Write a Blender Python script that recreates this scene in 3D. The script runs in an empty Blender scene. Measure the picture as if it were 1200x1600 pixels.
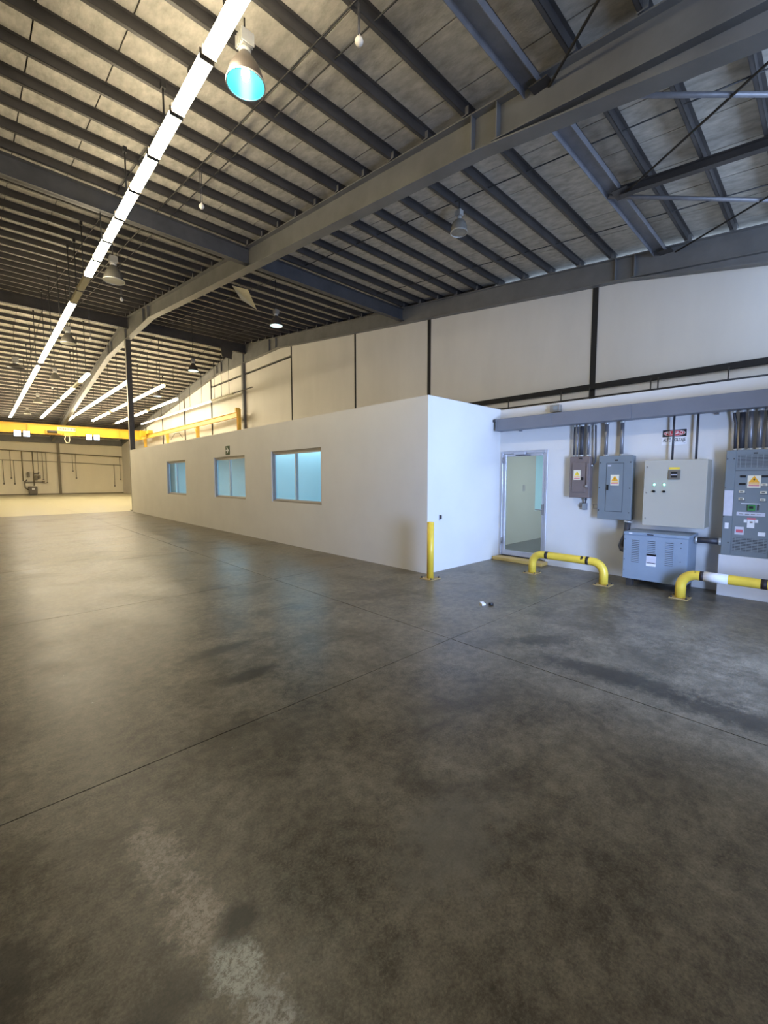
import bpy, bmesh, math, random
from mathutils import Vector, Matrix

random.seed(7)
scene = bpy.context.scene
COL = scene.collection

# ------------------------------------------------------------------ camera
PITCH, YAW = math.radians(4.45), math.radians(46.49)
cam_data = bpy.data.cameras.new("camera")
cam = bpy.data.objects.new("camera", cam_data)
COL.objects.link(cam)
cam_data.sensor_fit = 'HORIZONTAL'
cam_data.sensor_width = 36.0
cam_data.lens = 36.0 * 668.6 / 1200.0
cam_data.clip_end = 300
cam.location = (0, 0, 1.6)
_fw = Vector((math.cos(YAW) * math.cos(PITCH), math.sin(YAW) * math.cos(PITCH), -math.sin(PITCH)))
cam.rotation_euler = _fw.to_track_quat('-Z', 'Y').to_euler()
scene.camera = cam

# ------------------------------------------------------------------ world, daylight, exposure
world = bpy.data.worlds.new("sky")
scene.world = world
world.use_nodes = True
wb = world.node_tree.nodes["Background"]
wb.inputs[0].default_value = (0.55, 0.72, 1.0, 1)
wb.inputs[1].default_value = 2.0


def area_light(name, loc, direction, sx, sy, power, color, spread=180):
    l = bpy.data.lights.new(name, 'AREA')
    l.shape = 'RECTANGLE'
    l.size, l.size_y = sx, sy
    l.energy = power
    l.color = color
    l.spread = math.radians(spread)
    o = bpy.data.objects.new(name, l)
    o.location = loc
    o.rotation_euler = Vector(direction).to_track_quat('-Z', 'Y').to_euler()
    COL.objects.link(o)
    return o


# daylight standing in the open side door of the near wall
area_light("door_daylight", (3.62, -1.75, 1.15), (.5, 1, 0), 1.3, 2.2, 210, (0.38, 0.55, 1.0), 105)
# daylight in the open clerestory strip above that door
area_light("clerestory_daylight", (7.2, -1.30, 5.25), (0, 1, .12), 9.0, 1.4, 240, (0.45, 0.62, 1.0))
# room lamps inside the office block
area_light("office_lamp", (8.6, 9.0, 2.78), (0, 0, -1), 4.5, 6.5, 235, (0.36, 0.72, 1.0))
area_light("office_lamp_far", (8.6, 17.5, 2.78), (0, 0, -1), 4.5, 8.0, 330, (0.46, 0.78, 1.0))
area_light("corridor_lamp", (9.4, 2.6, 2.78), (0, 0, -1), 1.6, 2.6, 52, (0.90, 0.96, 1.0))

vs = scene.view_settings
vs.view_transform = 'Standard'
vs.look = 'None'
vs.exposure = 0.3
vs.gamma = 1.0
vs.use_curve_mapping = False

# ------------------------------------------------------------------ geometry helpers
ORG = {}


class MB:
    def __init__(s):
        s.v, s.f, s.sm = [], [], []

    def face(s, idx, smooth=False):
        s.f.append(tuple(idx)); s.sm.append(smooth)

    def hexa(s, p):
        b = len(s.v); s.v += [tuple(q) for q in p]
        for q in ((0, 3, 2, 1), (4, 5, 6, 7), (0, 1, 5, 4), (1, 2, 6, 5), (2, 3, 7, 6), (3, 0, 4, 7)):
            s.face([b + i for i in q])
        return s

    def box(s, x0, x1, y0, y1, z0, z1):
        x0, x1 = sorted((x0, x1)); y0, y1 = sorted((y0, y1)); z0, z1 = sorted((z0, z1))
        return s.hexa([(x0, y0, z0), (x1, y0, z0), (x1, y1, z0), (x0, y1, z0),
                       (x0, y0, z1), (x1, y0, z1), (x1, y1, z1), (x0, y1, z1)])

    def cbox(s, c, d):
        return s.box(c[0] - d[0] / 2, c[0] + d[0] / 2, c[1] - d[1] / 2, c[1] + d[1] / 2, c[2] - d[2] / 2, c[2] + d[2] / 2)

    def tube(s, pts, r, n=12, caps=True):
        pts = [Vector(p) for p in pts]
        rings = []
        t0 = (pts[1] - pts[0]).normalized()
        ref = Vector((0, 0, 1)) if abs(t0.z) < .9 else Vector((1, 0, 0))
        u = t0.cross(ref).normalized()
        for i, p in enumerate(pts):
            if i == 0: t = t0
            elif i == len(pts) - 1: t = (pts[i] - pts[i - 1]).normalized()
            else: t = ((pts[i + 1] - p).normalized() + (p - pts[i - 1]).normalized()).normalized()
            u = (u - t * u.dot(t)).normalized()
            w = t.cross(u)
            b = len(s.v)
            rr = r[i] if isinstance(r, (list, tuple)) else r
            for k in range(n):
                a = 2 * math.pi * k / n
                q = p + (u * math.cos(a) + w * math.sin(a)) * rr
                s.v.append(tuple(q))
            rings.append(b)
        for a, b in zip(rings, rings[1:]):
            for k in range(n):
                k2 = (k + 1) % n
                s.face((a + k, a + k2, b + k2, b + k), True)
        if caps:
            s.face([rings[0] + k for k in reversed(range(n))])
            s.face([rings[-1] + k for k in range(n)])
        return s

    def lathe(s, prof, c, n=24, smooth=True):
        b0 = len(s.v)
        for r, z in prof:
            for k in range(n):
                a = 2 * math.pi * k / n
                s.v.append((c[0] + r * math.cos(a), c[1] + r * math.sin(a), c[2] + z))
        for i in range(len(prof) - 1):
            for k in range(n):
                k2 = (k + 1) % n
                a, b = b0 + i * n, b0 + (i + 1) * n
                s.face((a + k, a + k2, b + k2, b + k), smooth)
        return s

    def prism(s, pts, d):
        """polygon pts (3-D, planar) extruded by vector d"""
        n = len(pts); b = len(s.v)
        d = Vector(d)
        s.v += [tuple(p) for p in pts] + [tuple(Vector(p) + d) for p in pts]
        s.face([b + i for i in reversed(range(n))])
        s.face([b + n + i for i in range(n)])
        for i in range(n):
            j = (i + 1) % n
            s.face((b + i, b + j, b + n + j, b + n + i))
        return s

    def mesh(s, name, org=(0, 0, 0), bevel=0.0):
        me = bpy.data.meshes.new(name)
        o = Vector(org)
        me.from_pydata([tuple(Vector(p) - o) for p in s.v], [], s.f)
        for p, sm in zip(me.polygons, s.sm):
            p.use_smooth = sm
        bm = bmesh.new(); bm.from_mesh(me)
        bmesh.ops.recalc_face_normals(bm, faces=bm.faces)
        if bevel:
            es = [e for e in bm.edges if len(e.link_faces) == 2 and e.calc_face_angle(0) > .6]
            bmesh.ops.bevel(bm, geom=es, offset=bevel, segments=1, affect='EDGES', clamp_overlap=True)
        bm.to_mesh(me); bm.free()
        return me


def link(name, me, mat, parent=None):
    o = bpy.data.objects.new(name, me)
    COL.objects.link(o)
    if mat is not None and not me.materials:
        me.materials.append(mat)
    if parent is not None:
        o.parent = parent
        ORG[o.name] = ORG[parent.name]
    return o


def tag(o, label=None, cat=None, group=None, kind=None):
    if label: o["label"] = label
    if cat: o["category"] = cat
    if group: o["group"] = group
    if kind: o["kind"] = kind
    return o


def thing(name, label, cat, loc, group=None, kind=None):
    o = bpy.data.objects.new(name, None)
    COL.objects.link(o)
    o.empty_display_size = .1
    o.location = loc
    ORG[o.name] = tuple(loc)
    return tag(o, label, cat, group, kind)


def part(name, mb, mat, parent, bevel=0.0, label=None):
    o = link(name, mb.mesh(name, ORG[parent.name], bevel), mat, parent)
    if label: o["label"] = label
    return o


def solo(name, mb, mat, label, cat, group=None, bevel=0.0, kind=None):
    xs = [p[0] for p in mb.v]; ys = [p[1] for p in mb.v]; zs = [p[2] for p in mb.v]
    org = ((min(xs) + max(xs)) / 2, (min(ys) + max(ys)) / 2, min(zs))
    o = link(name, mb.mesh(name, org, bevel), mat)
    o.location = org
    ORG[o.name] = org
    return tag(o, label, cat, group, kind)


def struct(name, mb, mat, parent=None, bevel=0.0):
    if parent is not None:
        return part(name, mb, mat, parent, bevel)
    o = link(name, mb.mesh(name, (0, 0, 0), bevel), mat)
    ORG[o.name] = (0, 0, 0)
    o["kind"] = "structure"
    return o


def group_root(name):
    o = bpy.data.objects.new(name, None)
    COL.objects.link(o)
    o["kind"] = "structure"
    ORG[o.name] = (0, 0, 0)
    return o


def dup(root, loc, label=None, group=None):
    r = root.copy(); COL.objects.link(r); r.location = loc
    ORG[r.name] = tuple(loc)
    if label: r["label"] = label
    if group: r["group"] = group
    for ch in list(root.children):
        c = ch.copy(); COL.objects.link(c); c.parent = r
        for g in list(ch.children):
            d = g.copy(); COL.objects.link(d); d.parent = c
    return r


def text(name, body, size, loc, parent, mat, width=1.0, bold=0.0, align='CENTER'):
    """flat lettering on a wall that faces -x"""
    cu = bpy.data.curves.new(name, 'FONT')
    cu.body = body; cu.size = size; cu.align_x = align; cu.align_y = 'CENTER'
    cu.extrude = .0005; cu.offset = bold; cu.resolution_u = 3
    cu.materials.append(mat)
    tmp = bpy.data.objects.new(name, cu)
    COL.objects.link(tmp)
    me = bpy.data.meshes.new_from_object(tmp.evaluated_get(bpy.context.evaluated_depsgraph_get()))
    bpy.data.objects.remove(tmp); bpy.data.curves.remove(cu)
    me.materials.clear(); me.materials.append(mat)
    o = bpy.data.objects.new(name, me)
    COL.objects.link(o)
    m = Matrix(((0, 0, -1, 0), (-1, 0, 0, 0), (0, 1, 0, 0), (0, 0, 0, 1)))
    o.parent = parent
    o.matrix_local = Matrix.Translation(Vector(loc) - Vector(ORG[parent.name])) @ m @ Matrix.Diagonal((width, 1, 1, 1))
    return o


def wall_with_holes(mb, axis, a0, a1, z0, z1, t0, t1, holes):
    """wall lying along `axis` ('x' or 'y'), thickness t0..t1 on the other axis, rectangular holes (a,b,z,z)"""
    As = sorted({a0, a1, *[h[0] for h in holes], *[h[1] for h in holes]})
    Zs = sorted({z0, z1, *[h[2] for h in holes], *[h[3] for h in holes]})
    Zs = [z for z in Zs if z0 <= z <= z1]

    def P(a, z, t): return (a, t, z) if axis == 'x' else (t, a, z)

    def solid(i, j):
        if i < 0 or j < 0 or i >= len(As) - 1 or j >= len(Zs) - 1: return False
        ca, cz = (As[i] + As[i + 1]) / 2, (Zs[j] + Zs[j + 1]) / 2
        return not any(h[0] < ca < h[1] and h[2] < cz < h[3] for h in holes)

    def quad(*ps):
        b = len(mb.v); mb.v += ps; mb.face([b, b + 1, b + 2, b + 3])
    for i in range(len(As) - 1):
        for j in range(len(Zs) - 1):
            if not solid(i, j): continue
            A, B, Cz, D = As[i], As[i + 1], Zs[j], Zs[j + 1]
            for t in (t0, t1):
                quad(P(A, Cz, t), P(B, Cz, t), P(B, D, t), P(A, D, t))
            if not solid(i - 1, j): quad(P(A, Cz, t0), P(A, Cz, t1), P(A, D, t1), P(A, D, t0))
            if not solid(i + 1, j): quad(P(B, Cz, t0), P(B, Cz, t1), P(B, D, t1), P(B, D, t0))
            if not solid(i, j - 1): quad(P(A, Cz, t0), P(A, Cz, t1), P(B, Cz, t1), P(B, Cz, t0))
            if not solid(i, j + 1): quad(P(A, D, t0), P(A, D, t1), P(B, D, t1), P(B, D, t0))
    return mb


def weld(o, dist=1e-4):
    bm = bmesh.new(); bm.from_mesh(o.data)
    bmesh.ops.remove_doubles(bm, verts=bm.verts, dist=dist)
    bmesh.ops.recalc_face_normals(bm, faces=bm.faces)
    bm.to_mesh(o.data); bm.free()


# ------------------------------------------------------------------ materials
def nodes_of(m):
    m.use_nodes = True
    nt = m.node_tree
    return nt, nt.nodes, nt.links, nt.nodes["Principled BSDF"]


def paint(name, col, rough=.5, metal=0.0, var=.08, scale=3.0, bump=0.0, bscale=40.0, stretch=None, col2=None, spec=None):
    m = bpy.data.materials.new(name)
    nt, N, L, b = nodes_of(m)
    b.inputs["Roughness"].default_value = rough
    b.inputs["Metallic"].default_value = metal
    if spec is not None: b.inputs["Specular IOR Level"].default_value = spec
    g = N.new("ShaderNodeNewGeometry")
    mp = N.new("ShaderNodeMapping"); L.new(g.outputs["Position"], mp.inputs[0])
    if stretch: mp.inputs["Scale"].default_value = stretch
    nz = N.new("ShaderNodeTexNoise"); nz.inputs["Scale"].default_value = scale
    nz.inputs["Detail"].default_value = 6; nz.inputs["Roughness"].default_value = .6
    L.new(mp.outputs[0], nz.inputs["Vector"])
    cr = N.new("ShaderNodeMapRange")
    cr.inputs[1].default_value = .3; cr.inputs[2].default_value = .7
    L.new(nz.outputs["Fac"], cr.inputs[0])
    mx = N.new("ShaderNodeMix"); mx.data_type = 'RGBA'
    lo = col2 if col2 else [c * (1 - var) for c in col]
    hi = col if col2 else [min(1, c * (1 + var)) for c in col]
    mx.inputs["A"].default_value = (*lo, 1); mx.inputs["B"].default_value = (*hi, 1)
    L.new(cr.outputs[0], mx.inputs["Factor"])
    L.new(mx.outputs["Result"], b.inputs["Base Color"])
    if bump:
        n2 = N.new("ShaderNodeTexNoise"); n2.inputs["Scale"].default_value = bscale; n2.inputs["Detail"].default_value = 4
        L.new(mp.outputs[0], n2.inputs["Vector"])
        bp = N.new("ShaderNodeBump"); bp.inputs["Strength"].default_value = bump; bp.inputs["Distance"].default_value = .01
        L.new(n2.outputs["Fac"], bp.inputs["Height"]); L.new(bp.outputs[0], b.inputs["Normal"])
    return m


def glow(name, col, strength, base=(.9, .9, .9)):
    m = bpy.data.materials.new(name)
    nt, N, L, b = nodes_of(m)
    b.inputs["Base Color"].default_value = (*base, 1)
    b.inputs["Roughness"].default_value = .4
    b.inputs["Emission Color"].default_value = (*col, 1)
    b.inputs["Emission Strength"].default_value = strength
    return m


def glass(name, tint, gloss=.08, rough=.02):
    m = bpy.data.materials.new(name)
    m.use_nodes = True
    nt = m.node_tree; N, L = nt.nodes, nt.links
    N.clear()
    out = N.new("ShaderNodeOutputMaterial")
    tr = N.new("ShaderNodeBsdfTransparent"); tr.inputs[0].default_value = (*tint, 1)
    gl = N.new("ShaderNodeBsdfGlossy"); gl.inputs["Roughness"].default_value = rough
    gl.inputs[0].default_value = (.9, .95, .95, 1)
    fr = N.new("ShaderNodeFresnel"); fr.inputs[0].default_value = 1.45
    mx = N.new("ShaderNodeMixShader")
    ge = N.new("ShaderNodeNewGeometry")
    ma = N.new("ShaderNodeMath"); ma.operation = 'SUBTRACT'; ma.inputs[0].default_value = 1.0; L.new(ge.outputs["Backfacing"], ma.inputs[1])
    mm = N.new("ShaderNodeMath"); mm.operation = 'MULTIPLY'; L.new(fr.outputs[0], mm.inputs[0]); L.new(ma.outputs[0], mm.inputs[1])
    L.new(mm.outputs[0], mx.inputs[0]); L.new(tr.outputs[0], mx.inputs[1]); L.new(gl.outputs[0], mx.inputs[2])
    L.new(mx.outputs[0], out.inputs[0])
    return m


def yellow_chipped(name, col, chip=.16, chipcol=(.03, .018, .012), scale=9):
    m = paint(name, col, .38, 0, .1, 4)
    nt, N, L, b = nodes_of(m)
    src = b.inputs["Base Color"].links[0].from_socket
    g = N.new("ShaderNodeNewGeometry")
    nz = N.new("ShaderNodeTexNoise"); nz.inputs["Scale"].default_value = scale; nz.inputs["Detail"].default_value = 5
    L.new(g.outputs["Position"], nz.inputs["Vector"])
    rp = N.new("ShaderNodeMapRange"); rp.inputs[1].default_value = .30 + chip - .02; rp.inputs[2].default_value = .30 + chip - .05
    L.new(nz.outputs["Fac"], rp.inputs[0])
    mx = N.new("ShaderNodeMix"); mx.data_type = 'RGBA'
    L.new(rp.outputs[0], mx.inputs["Factor"]); L.new(src, mx.inputs["A"])
    mx.inputs["B"].default_value = (*chipcol, 1)
    L.new(mx.outputs["Result"], b.inputs["Base Color"])
    return m


def concrete(name, c_dark, c_light, rough_lo, rough_hi, stains=()):
    """polished slab: mottled colour, worn patches, oil stains, uneven gloss"""
    m = bpy.data.materials.new(name)
    nt, N, L, b = nodes_of(m)
    g = N.new("ShaderNodeNewGeometry")

    def noise(scale, detail=6, rough=.6, distort=0.0):
        n = N.new("ShaderNodeTexNoise"); n.inputs["Scale"].default_value = scale
        n.inputs["Detail"].default_value = detail; n.inputs["Roughness"].default_value = rough
        n.inputs["Distortion"].default_value = distort
        L.new(g.outputs["Position"], n.inputs["Vector"]); return n.outputs["Fac"]

    def rng(s, a, b_, c=0.0, d=1.0):
        r = N.new("ShaderNodeMapRange"); r.inputs[1].default_value = a; r.inputs[2].default_value = b_
        r.inputs[3].default_value = c; r.inputs[4].default_value = d
        L.new(s, r.inputs[0]); return r.outputs[0]

    def mixc(f, A, B, mode='MIX'):
        x = N.new("ShaderNodeMix"); x.data_type = 'RGBA'; x.blend_type = mode
        if isinstance(f, float): x.inputs["Factor"].default_value = f
        else: L.new(f, x.inputs["Factor"])
        for nm, v in (("A", A), ("B", B)):
            if isinstance(v, tuple): x.inputs[nm].default_value = (*v, 1)
            else: L.new(v, x.inputs[nm])
        return x.outputs["Result"]

    def math_(op, a, b_):
        x = N.new("ShaderNodeMath"); x.operation = op
        for i, v in enumerate((a, b_)):
            if isinstance(v, (int, float)): x.inputs[i].default_value = v
            else: L.new(v, x.inputs[i])
        return x.outputs[0]
    big, mid, fine = noise(.55, 4, .55, .3), noise(2.6, 6, .6, .2), noise(15, 5, .65)
    grain, scr = noise(85, 6, .8), noise(46, 8, .85, .2)
    f = math_('ADD', math_('MULTIPLY', rng(big, .34, .66), .26), math_('ADD', math_('MULTIPLY', rng(mid, .36, .64), .40), math_('MULTIPLY', rng(fine, .36, .64), .34)))
    col = mixc(f, c_dark, c_light)
    col = mixc(math_('MULTIPLY', rng(grain, .5, .68), .30), col, tuple(c * 1.5 for c in c_light))
    col = mixc(math_('MULTIPLY', rng(grain, .5, .33), .45), col, tuple(c * .55 for c in c_dark))
    col = mixc(math_('MULTIPLY', rng(noise(1.3, 8, .68, .5), .50, .62), .55), col, tuple(c * 1.15 for c in c_dark))
    # small dark pits and pale dust specks
    pits = rng(noise(38, 5, .7), .36, .28)
    col = mixc(math_('MULTIPLY', pits, .55), col, tuple(c * .45 for c in c_dark))
    vo = N.new("ShaderNodeTexVoronoi"); vo.inputs["Scale"].default_value = 2.6
    L.new(g.outputs["Position"], vo.inputs["Vector"])
    col = mixc(rng(vo.outputs["Distance"], .022, .016), col, (.55, .52, .46))
    edge = noise(9.0, 9, .78)
    for (cx, cy, rx, ry, rot, sc, amt, wob) in stains:
        mp = N.new("ShaderNodeMapping"); mp.vector_type = 'TEXTURE'
        mp.inputs["Location"].default_value = (cx, cy, 0)
        mp.inputs["Rotation"].default_value = (0, 0, rot)
        mp.inputs["Scale"].default_value = (rx, ry, 1e3)
        L.new(g.outputs["Position"], mp.inputs[0])
        ln = N.new("ShaderNodeVectorMath"); ln.operation = 'LENGTH'; L.new(mp.outputs[0], ln.inputs[0])
        d = math_('ADD', ln.outputs["Value"], math_('MULTIPLY', math_('SUBTRACT', edge, .5), wob))
        fac = math_('MULTIPLY', rng(d, 1.05, .45), amt)
        if sc[0] > .25: fac = math_('MULTIPLY', fac, rng(scr, .42, .58, .1, 1.5))
        col = mixc(fac, col, sc)
    L.new(col, b.inputs["Base Color"])
    L.new(rng(math_('ADD', math_('MULTIPLY', big, .5), math_('MULTIPLY', mid, .5)), .35, .65, rough_lo, rough_hi), b.inputs["Roughness"])
    b.inputs["Specular IOR Level"].default_value = .27
    return m


M = {}
DK = (.035, .031, .025)
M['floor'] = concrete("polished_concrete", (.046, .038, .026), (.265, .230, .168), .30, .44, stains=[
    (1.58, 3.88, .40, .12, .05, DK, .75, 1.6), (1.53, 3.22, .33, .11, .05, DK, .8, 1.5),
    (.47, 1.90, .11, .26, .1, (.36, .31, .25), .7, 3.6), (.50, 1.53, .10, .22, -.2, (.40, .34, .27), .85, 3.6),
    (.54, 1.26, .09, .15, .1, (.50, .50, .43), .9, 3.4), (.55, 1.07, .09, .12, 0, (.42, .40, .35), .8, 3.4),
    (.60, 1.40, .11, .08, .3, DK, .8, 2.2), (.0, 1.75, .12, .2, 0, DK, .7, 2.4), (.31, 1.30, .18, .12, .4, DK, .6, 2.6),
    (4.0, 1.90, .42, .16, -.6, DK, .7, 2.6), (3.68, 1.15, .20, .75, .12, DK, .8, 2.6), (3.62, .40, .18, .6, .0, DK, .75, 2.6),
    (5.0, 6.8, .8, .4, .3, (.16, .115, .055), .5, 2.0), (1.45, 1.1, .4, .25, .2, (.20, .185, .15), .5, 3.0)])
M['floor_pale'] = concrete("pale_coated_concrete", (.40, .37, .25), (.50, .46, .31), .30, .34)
M['joint'] = paint("joint_filler", (.03, .027, .022), .9)
M['white_wall'] = paint("white_wall_paint", (.69, .675, .635), .6, 0, .035, 1.1, .05, 60)
M['cream_wall'] = paint("cream_wall_panel", (.84, .78, .62), .6, 0, .04, 1.0, .06, 50, stretch=(1, 1, .35))
M['panel_wall'] = paint("painted_wall_panel", (.62, .595, .545), .65, 0, .05, .9, .08, 50, stretch=(1, 1, .3))
M['room_wall'] = paint("office_room_paint", (.75, .76, .74), .6, 0, .02, 1.0)
M['ceil_tile'] = paint("office_ceiling_board", (.7, .7, .68), .7, 0, .03, 2.0)
M['room_floor'] = paint("office_floor_tile", (.10, .10, .10), .3, 0, .2, 3.0)
M['deck'] = paint("roof_sheet_underside", (.55, .515, .445), .8, 0, .2, 7.0, .4, 30, stretch=(1.4, .6, 1), col2=(.33, .305, .255))
M['roof_skin'] = paint("roof_outer_skin", (.05, .045, .04), .9)
M['purlin'] = paint("purlin_dark_paint", (.060, .055, .052), .45, .1, .25, 2.0)
M['rafter'] = paint("rafter_grey_paint", (.155, .154, .150), .5, .1, .18, 1.5, .05, 30)
M['strut'] = paint("strut_blue_grey_steel", (.21, .21, .225), .4, .2, .25, 2.5)
M['strut_dark'] = paint('strut_dark_steel', (.075, .074, .076), .5, .1, .2, 2.5)
M['dark_steel'] = paint("dark_brown_steel", (.05, .045, .042), .5, .1, .2, 3)
M['black_joint'] = paint("black_joint", (.012, .011, .010), .8)
M['fixture_white'] = paint("fixture_enamel", (.62, .60, .52), .35)
M['fixture_off'] = paint("unlit_tube_cover", (.34, .32, .2), .35)
M['tube_lit'] = glow("lit_fluorescent_cover", (1.0, .86, .60), 33.0)
M['tube_far'] = glow("lit_fluorescent_cover_far", (1.0, .86, .60), 38.0)
M['tube_dim'] = glow("dim_fluorescent_cover", (1.0, .86, .60), 3.0)
M['rod'] = paint("black_hanger_rod", (.02, .019, .018), .5)
M['yellow_crane'] = paint("crane_yellow", (.80, .44, .03), .4, 0, .08, 1.2)
M['yellow_pale'] = paint("runway_yellow", (.68, .43, .07), .45, 0, .12, 1.5)
M['yellow_guard'] = yellow_chipped("guard_yellow", (.78, .55, .06), .055)
M['yellow_bollard'] = yellow_chipped("bollard_yellow", (.78, .54, .05), .02)
M['yellow_step'] = yellow_chipped("step_yellow_ochre", (.56, .37, .10), .09, (.2, .13, .06), 5)
M['plate_rust'] = paint("plate_rusty_yellow", (.42, .30, .12), .6, .1, .4, 12)
M['alum'] = paint("brushed_aluminium", (.50, .50, .53), .35, .6, .06, 6)
M['alum_dark'] = paint("window_aluminium", (.30, .29, .27), .4, .5, .08, 6)
M['glass'] = glass("window_glass", (.86, .97, 1.0))
M['glass_door'] = glass("door_glass", (.93, .98, .96))
M['grey_enamel'] = paint("grey_cabinet_enamel", (.19, .22, .235), .42, 0, .05, 3)
M['grey_light'] = paint("grey_trim_enamel", (.25, .28, .29), .45, 0, .05, 3)
M['brown_enamel'] = paint("taupe_box_enamel", (.185, .145, .130), .45, 0, .07, 4)
M['beige_enamel'] = paint("beige_cabinet_enamel", (.46, .43, .35), .45, 0, .025, 2)
M['trafo'] = paint("transformer_blue_grey", (.24, .30, .37), .42, 0, .08, 2)
M['wireway'] = paint("wireway_grey", (.17, .18, .205), .45, 0, .06, 2)
M['conduit'] = paint("galvanised_conduit", (.26, .26, .275), .38, .6, .12, 8)
M['conduit_dark'] = paint("dark_conduit", (.06, .06, .068), .45, .3, .15, 8)
M['coupling'] = paint("zinc_coupling", (.58, .58, .55), .35, .5, .08, 10)
M['black'] = paint("black_plastic", (.012, .012, .013), .4)
M['black_chip'] = paint("bare_black_band", (.02, .012, .010), .6)
M['white'] = paint("white_label", (.80, .80, .80), .5, 0, .02, 20)
M['paper'] = paint("pale_paper", (.58, .58, .64), .6, 0, .05, 15)
M['sticker'] = paint("sticker_cream", (.78, .72, .56), .5, 0, .03, 15)
M['orange'] = paint("sticker_orange", (.86, .42, .03), .5)
M['yellow_s'] = paint("sticker_yellow", (.85, .62, .06), .5)
M['red'] = paint("sign_red", (.52, .02, .035), .45)
M['pinkred'] = paint("label_red", (.62, .12, .16), .5)
M['green_sign'] = paint("exit_sign_green", (.035, .075, .02), .45)
M['green_meter'] = paint("meter_green", (.05, .22, .06), .4)
M['led_green'] = glow("green_pilot_light", (.10, 1.0, .55), 7.0)
M['grille'] = paint("grille_dark", (.05, .055, .06), .6)
M['silver'] = paint("silver_reflector", (.33, .32, .29), .3, .5, .08, 6)
M['bell_dull'] = paint('lamp_bell_grey', (.085, .08, .068), .45, .2, .1, 5)
M['bell_dark'] = paint("lamp_bell_brown", (.07, .058, .05), .4, .3, .1, 5)
M['teal_in'] = paint("lamp_teal_reflector", (.06, .62, .72), .3)
M['bulb_teal'] = glow("lit_lamp_bulb", (.30, .92, 1.0), 60.0)
M['lens_cool'] = glow("lit_lamp_lens", (.55, .95, 1.0), 1.6)
M['lens_dull'] = paint("unlit_lamp_lens", (.46, .45, .38), .3)
M['bell_glass'] = paint("ribbed_lamp_bowl", (.23, .22, .19), .15, .2, .15, 14)
M['flood'] = glow("lit_flood_lens", (.50, .66, 1.0), 8.0)
M['ball'] = paint("white_globe", (.74, .70, .62), .4)
M['flap'] = paint("loose_insulation", (.62, .56, .38), .8, 0, .08, 6)
M['plinth'] = paint("white_plinth", (.68, .67, .66), .65, 0, .05, 2)
M['pipe_far'] = paint("far_pipe", (.20, .17, .11), .5)
M['device_far'] = paint("far_grey_device", (.16, .14, .11), .5)

# ------------------------------------------------------------------ building data (metres)
XW0, XW1 = -6.5, 11.9          # left wall, gable end wall
Y0, Y1 = -1.25, 55.0             # near wall, far wall
YR, ZR, SL = 24.4, 9.42, .118   # ridge
XR, XE = 5.75, 11.80            # inner rafter, end-wall rafter
XO, XP, YC, YO, HO = 5.42, 7.62, 4.66, 23.45, 2.965   # office front, service wall, office corner, office far end, height


def ZT(y): return ZR - SL * abs(YR - y)


# ------------------------------------------------------------------ floor slabs
floor = struct("floor", MB().box(XW0 - .2, XW1 + .3, Y0 - 6, Y1 + .3, -.30, -.012), M['joint'])
xs = [XW0, -3.8, 3.36, XW1]
ys = [Y0 - 6, -1.0, 2.57, 6.12, 9.7, 13.3, 16.9, 20.5, 24.0, 29.2, 34.4, 39.6, 44.8, 50.0, Y1]
for i in range(len(xs) - 1):
    for j in range(len(ys) - 1):
        g = .004
        struct("floor_slab", MB().box(xs[i] + g, xs[i + 1] - g, ys[j] + g, ys[j + 1] - g, -.02, 0),
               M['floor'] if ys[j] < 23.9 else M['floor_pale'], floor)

# ------------------------------------------------------------------ near, left and far walls (close the hall)
w = struct("wall_near", wall_with_holes(MB(), 'x', XW0 - .2, 12.1, 0, ZT(Y0) + .2, Y0 - .15, Y0, [(3.15, 4.45, 0, 2.3), (2.6, 11.7, 4.5, 6.02)]), M['panel_wall']); weld(w)
for x in (4.4, 6.2, 8.0, 9.8):
    struct("window_post", MB().box(x - .03, x + .03, Y0 - .1, Y0 - .04, 4.5, 6.02), M['rafter'], w)
d2 = group_root("door_2")
struct("door_frame", MB().box(3.10, 3.15, Y0 - .15, Y0 + .02, 0, 2.35).box(4.45, 4.50, Y0 - .15, Y0 + .02, 0, 2.35).box(3.15, 4.45, Y0 - .15, Y0 + .02, 2.3, 2.35), M['rafter'], d2)
mb = MB().prism([(XW0, Y0 - .1, 0), (XW0, Y1 + .1, 0), (XW0, Y1 + .1, ZT(Y1) + .2), (XW0, YR, ZR + .2), (XW0, Y0 - .1, ZT(Y0) + .2)], (-.15, 0, 0))
struct("wall_left", mb, M['cream_wall'])  # unseen wall, set close in and cream to bounce more light
struct("wall_far", MB().box(XW0, XW1 + .2, Y1, Y1 + .15, 0, ZT(Y1) + .22), M['cream_wall'])
struct("baseboard_far", MB().box(XW0, XW1, Y1 - .03, Y1, 0, .10), M['pipe_far'])
struct("trim_1", MB().box(XW0, XW1, Y1 - .35, Y1 - .02, ZT(Y1) - .62, ZT(Y1) - .02), M['rafter'])

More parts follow.
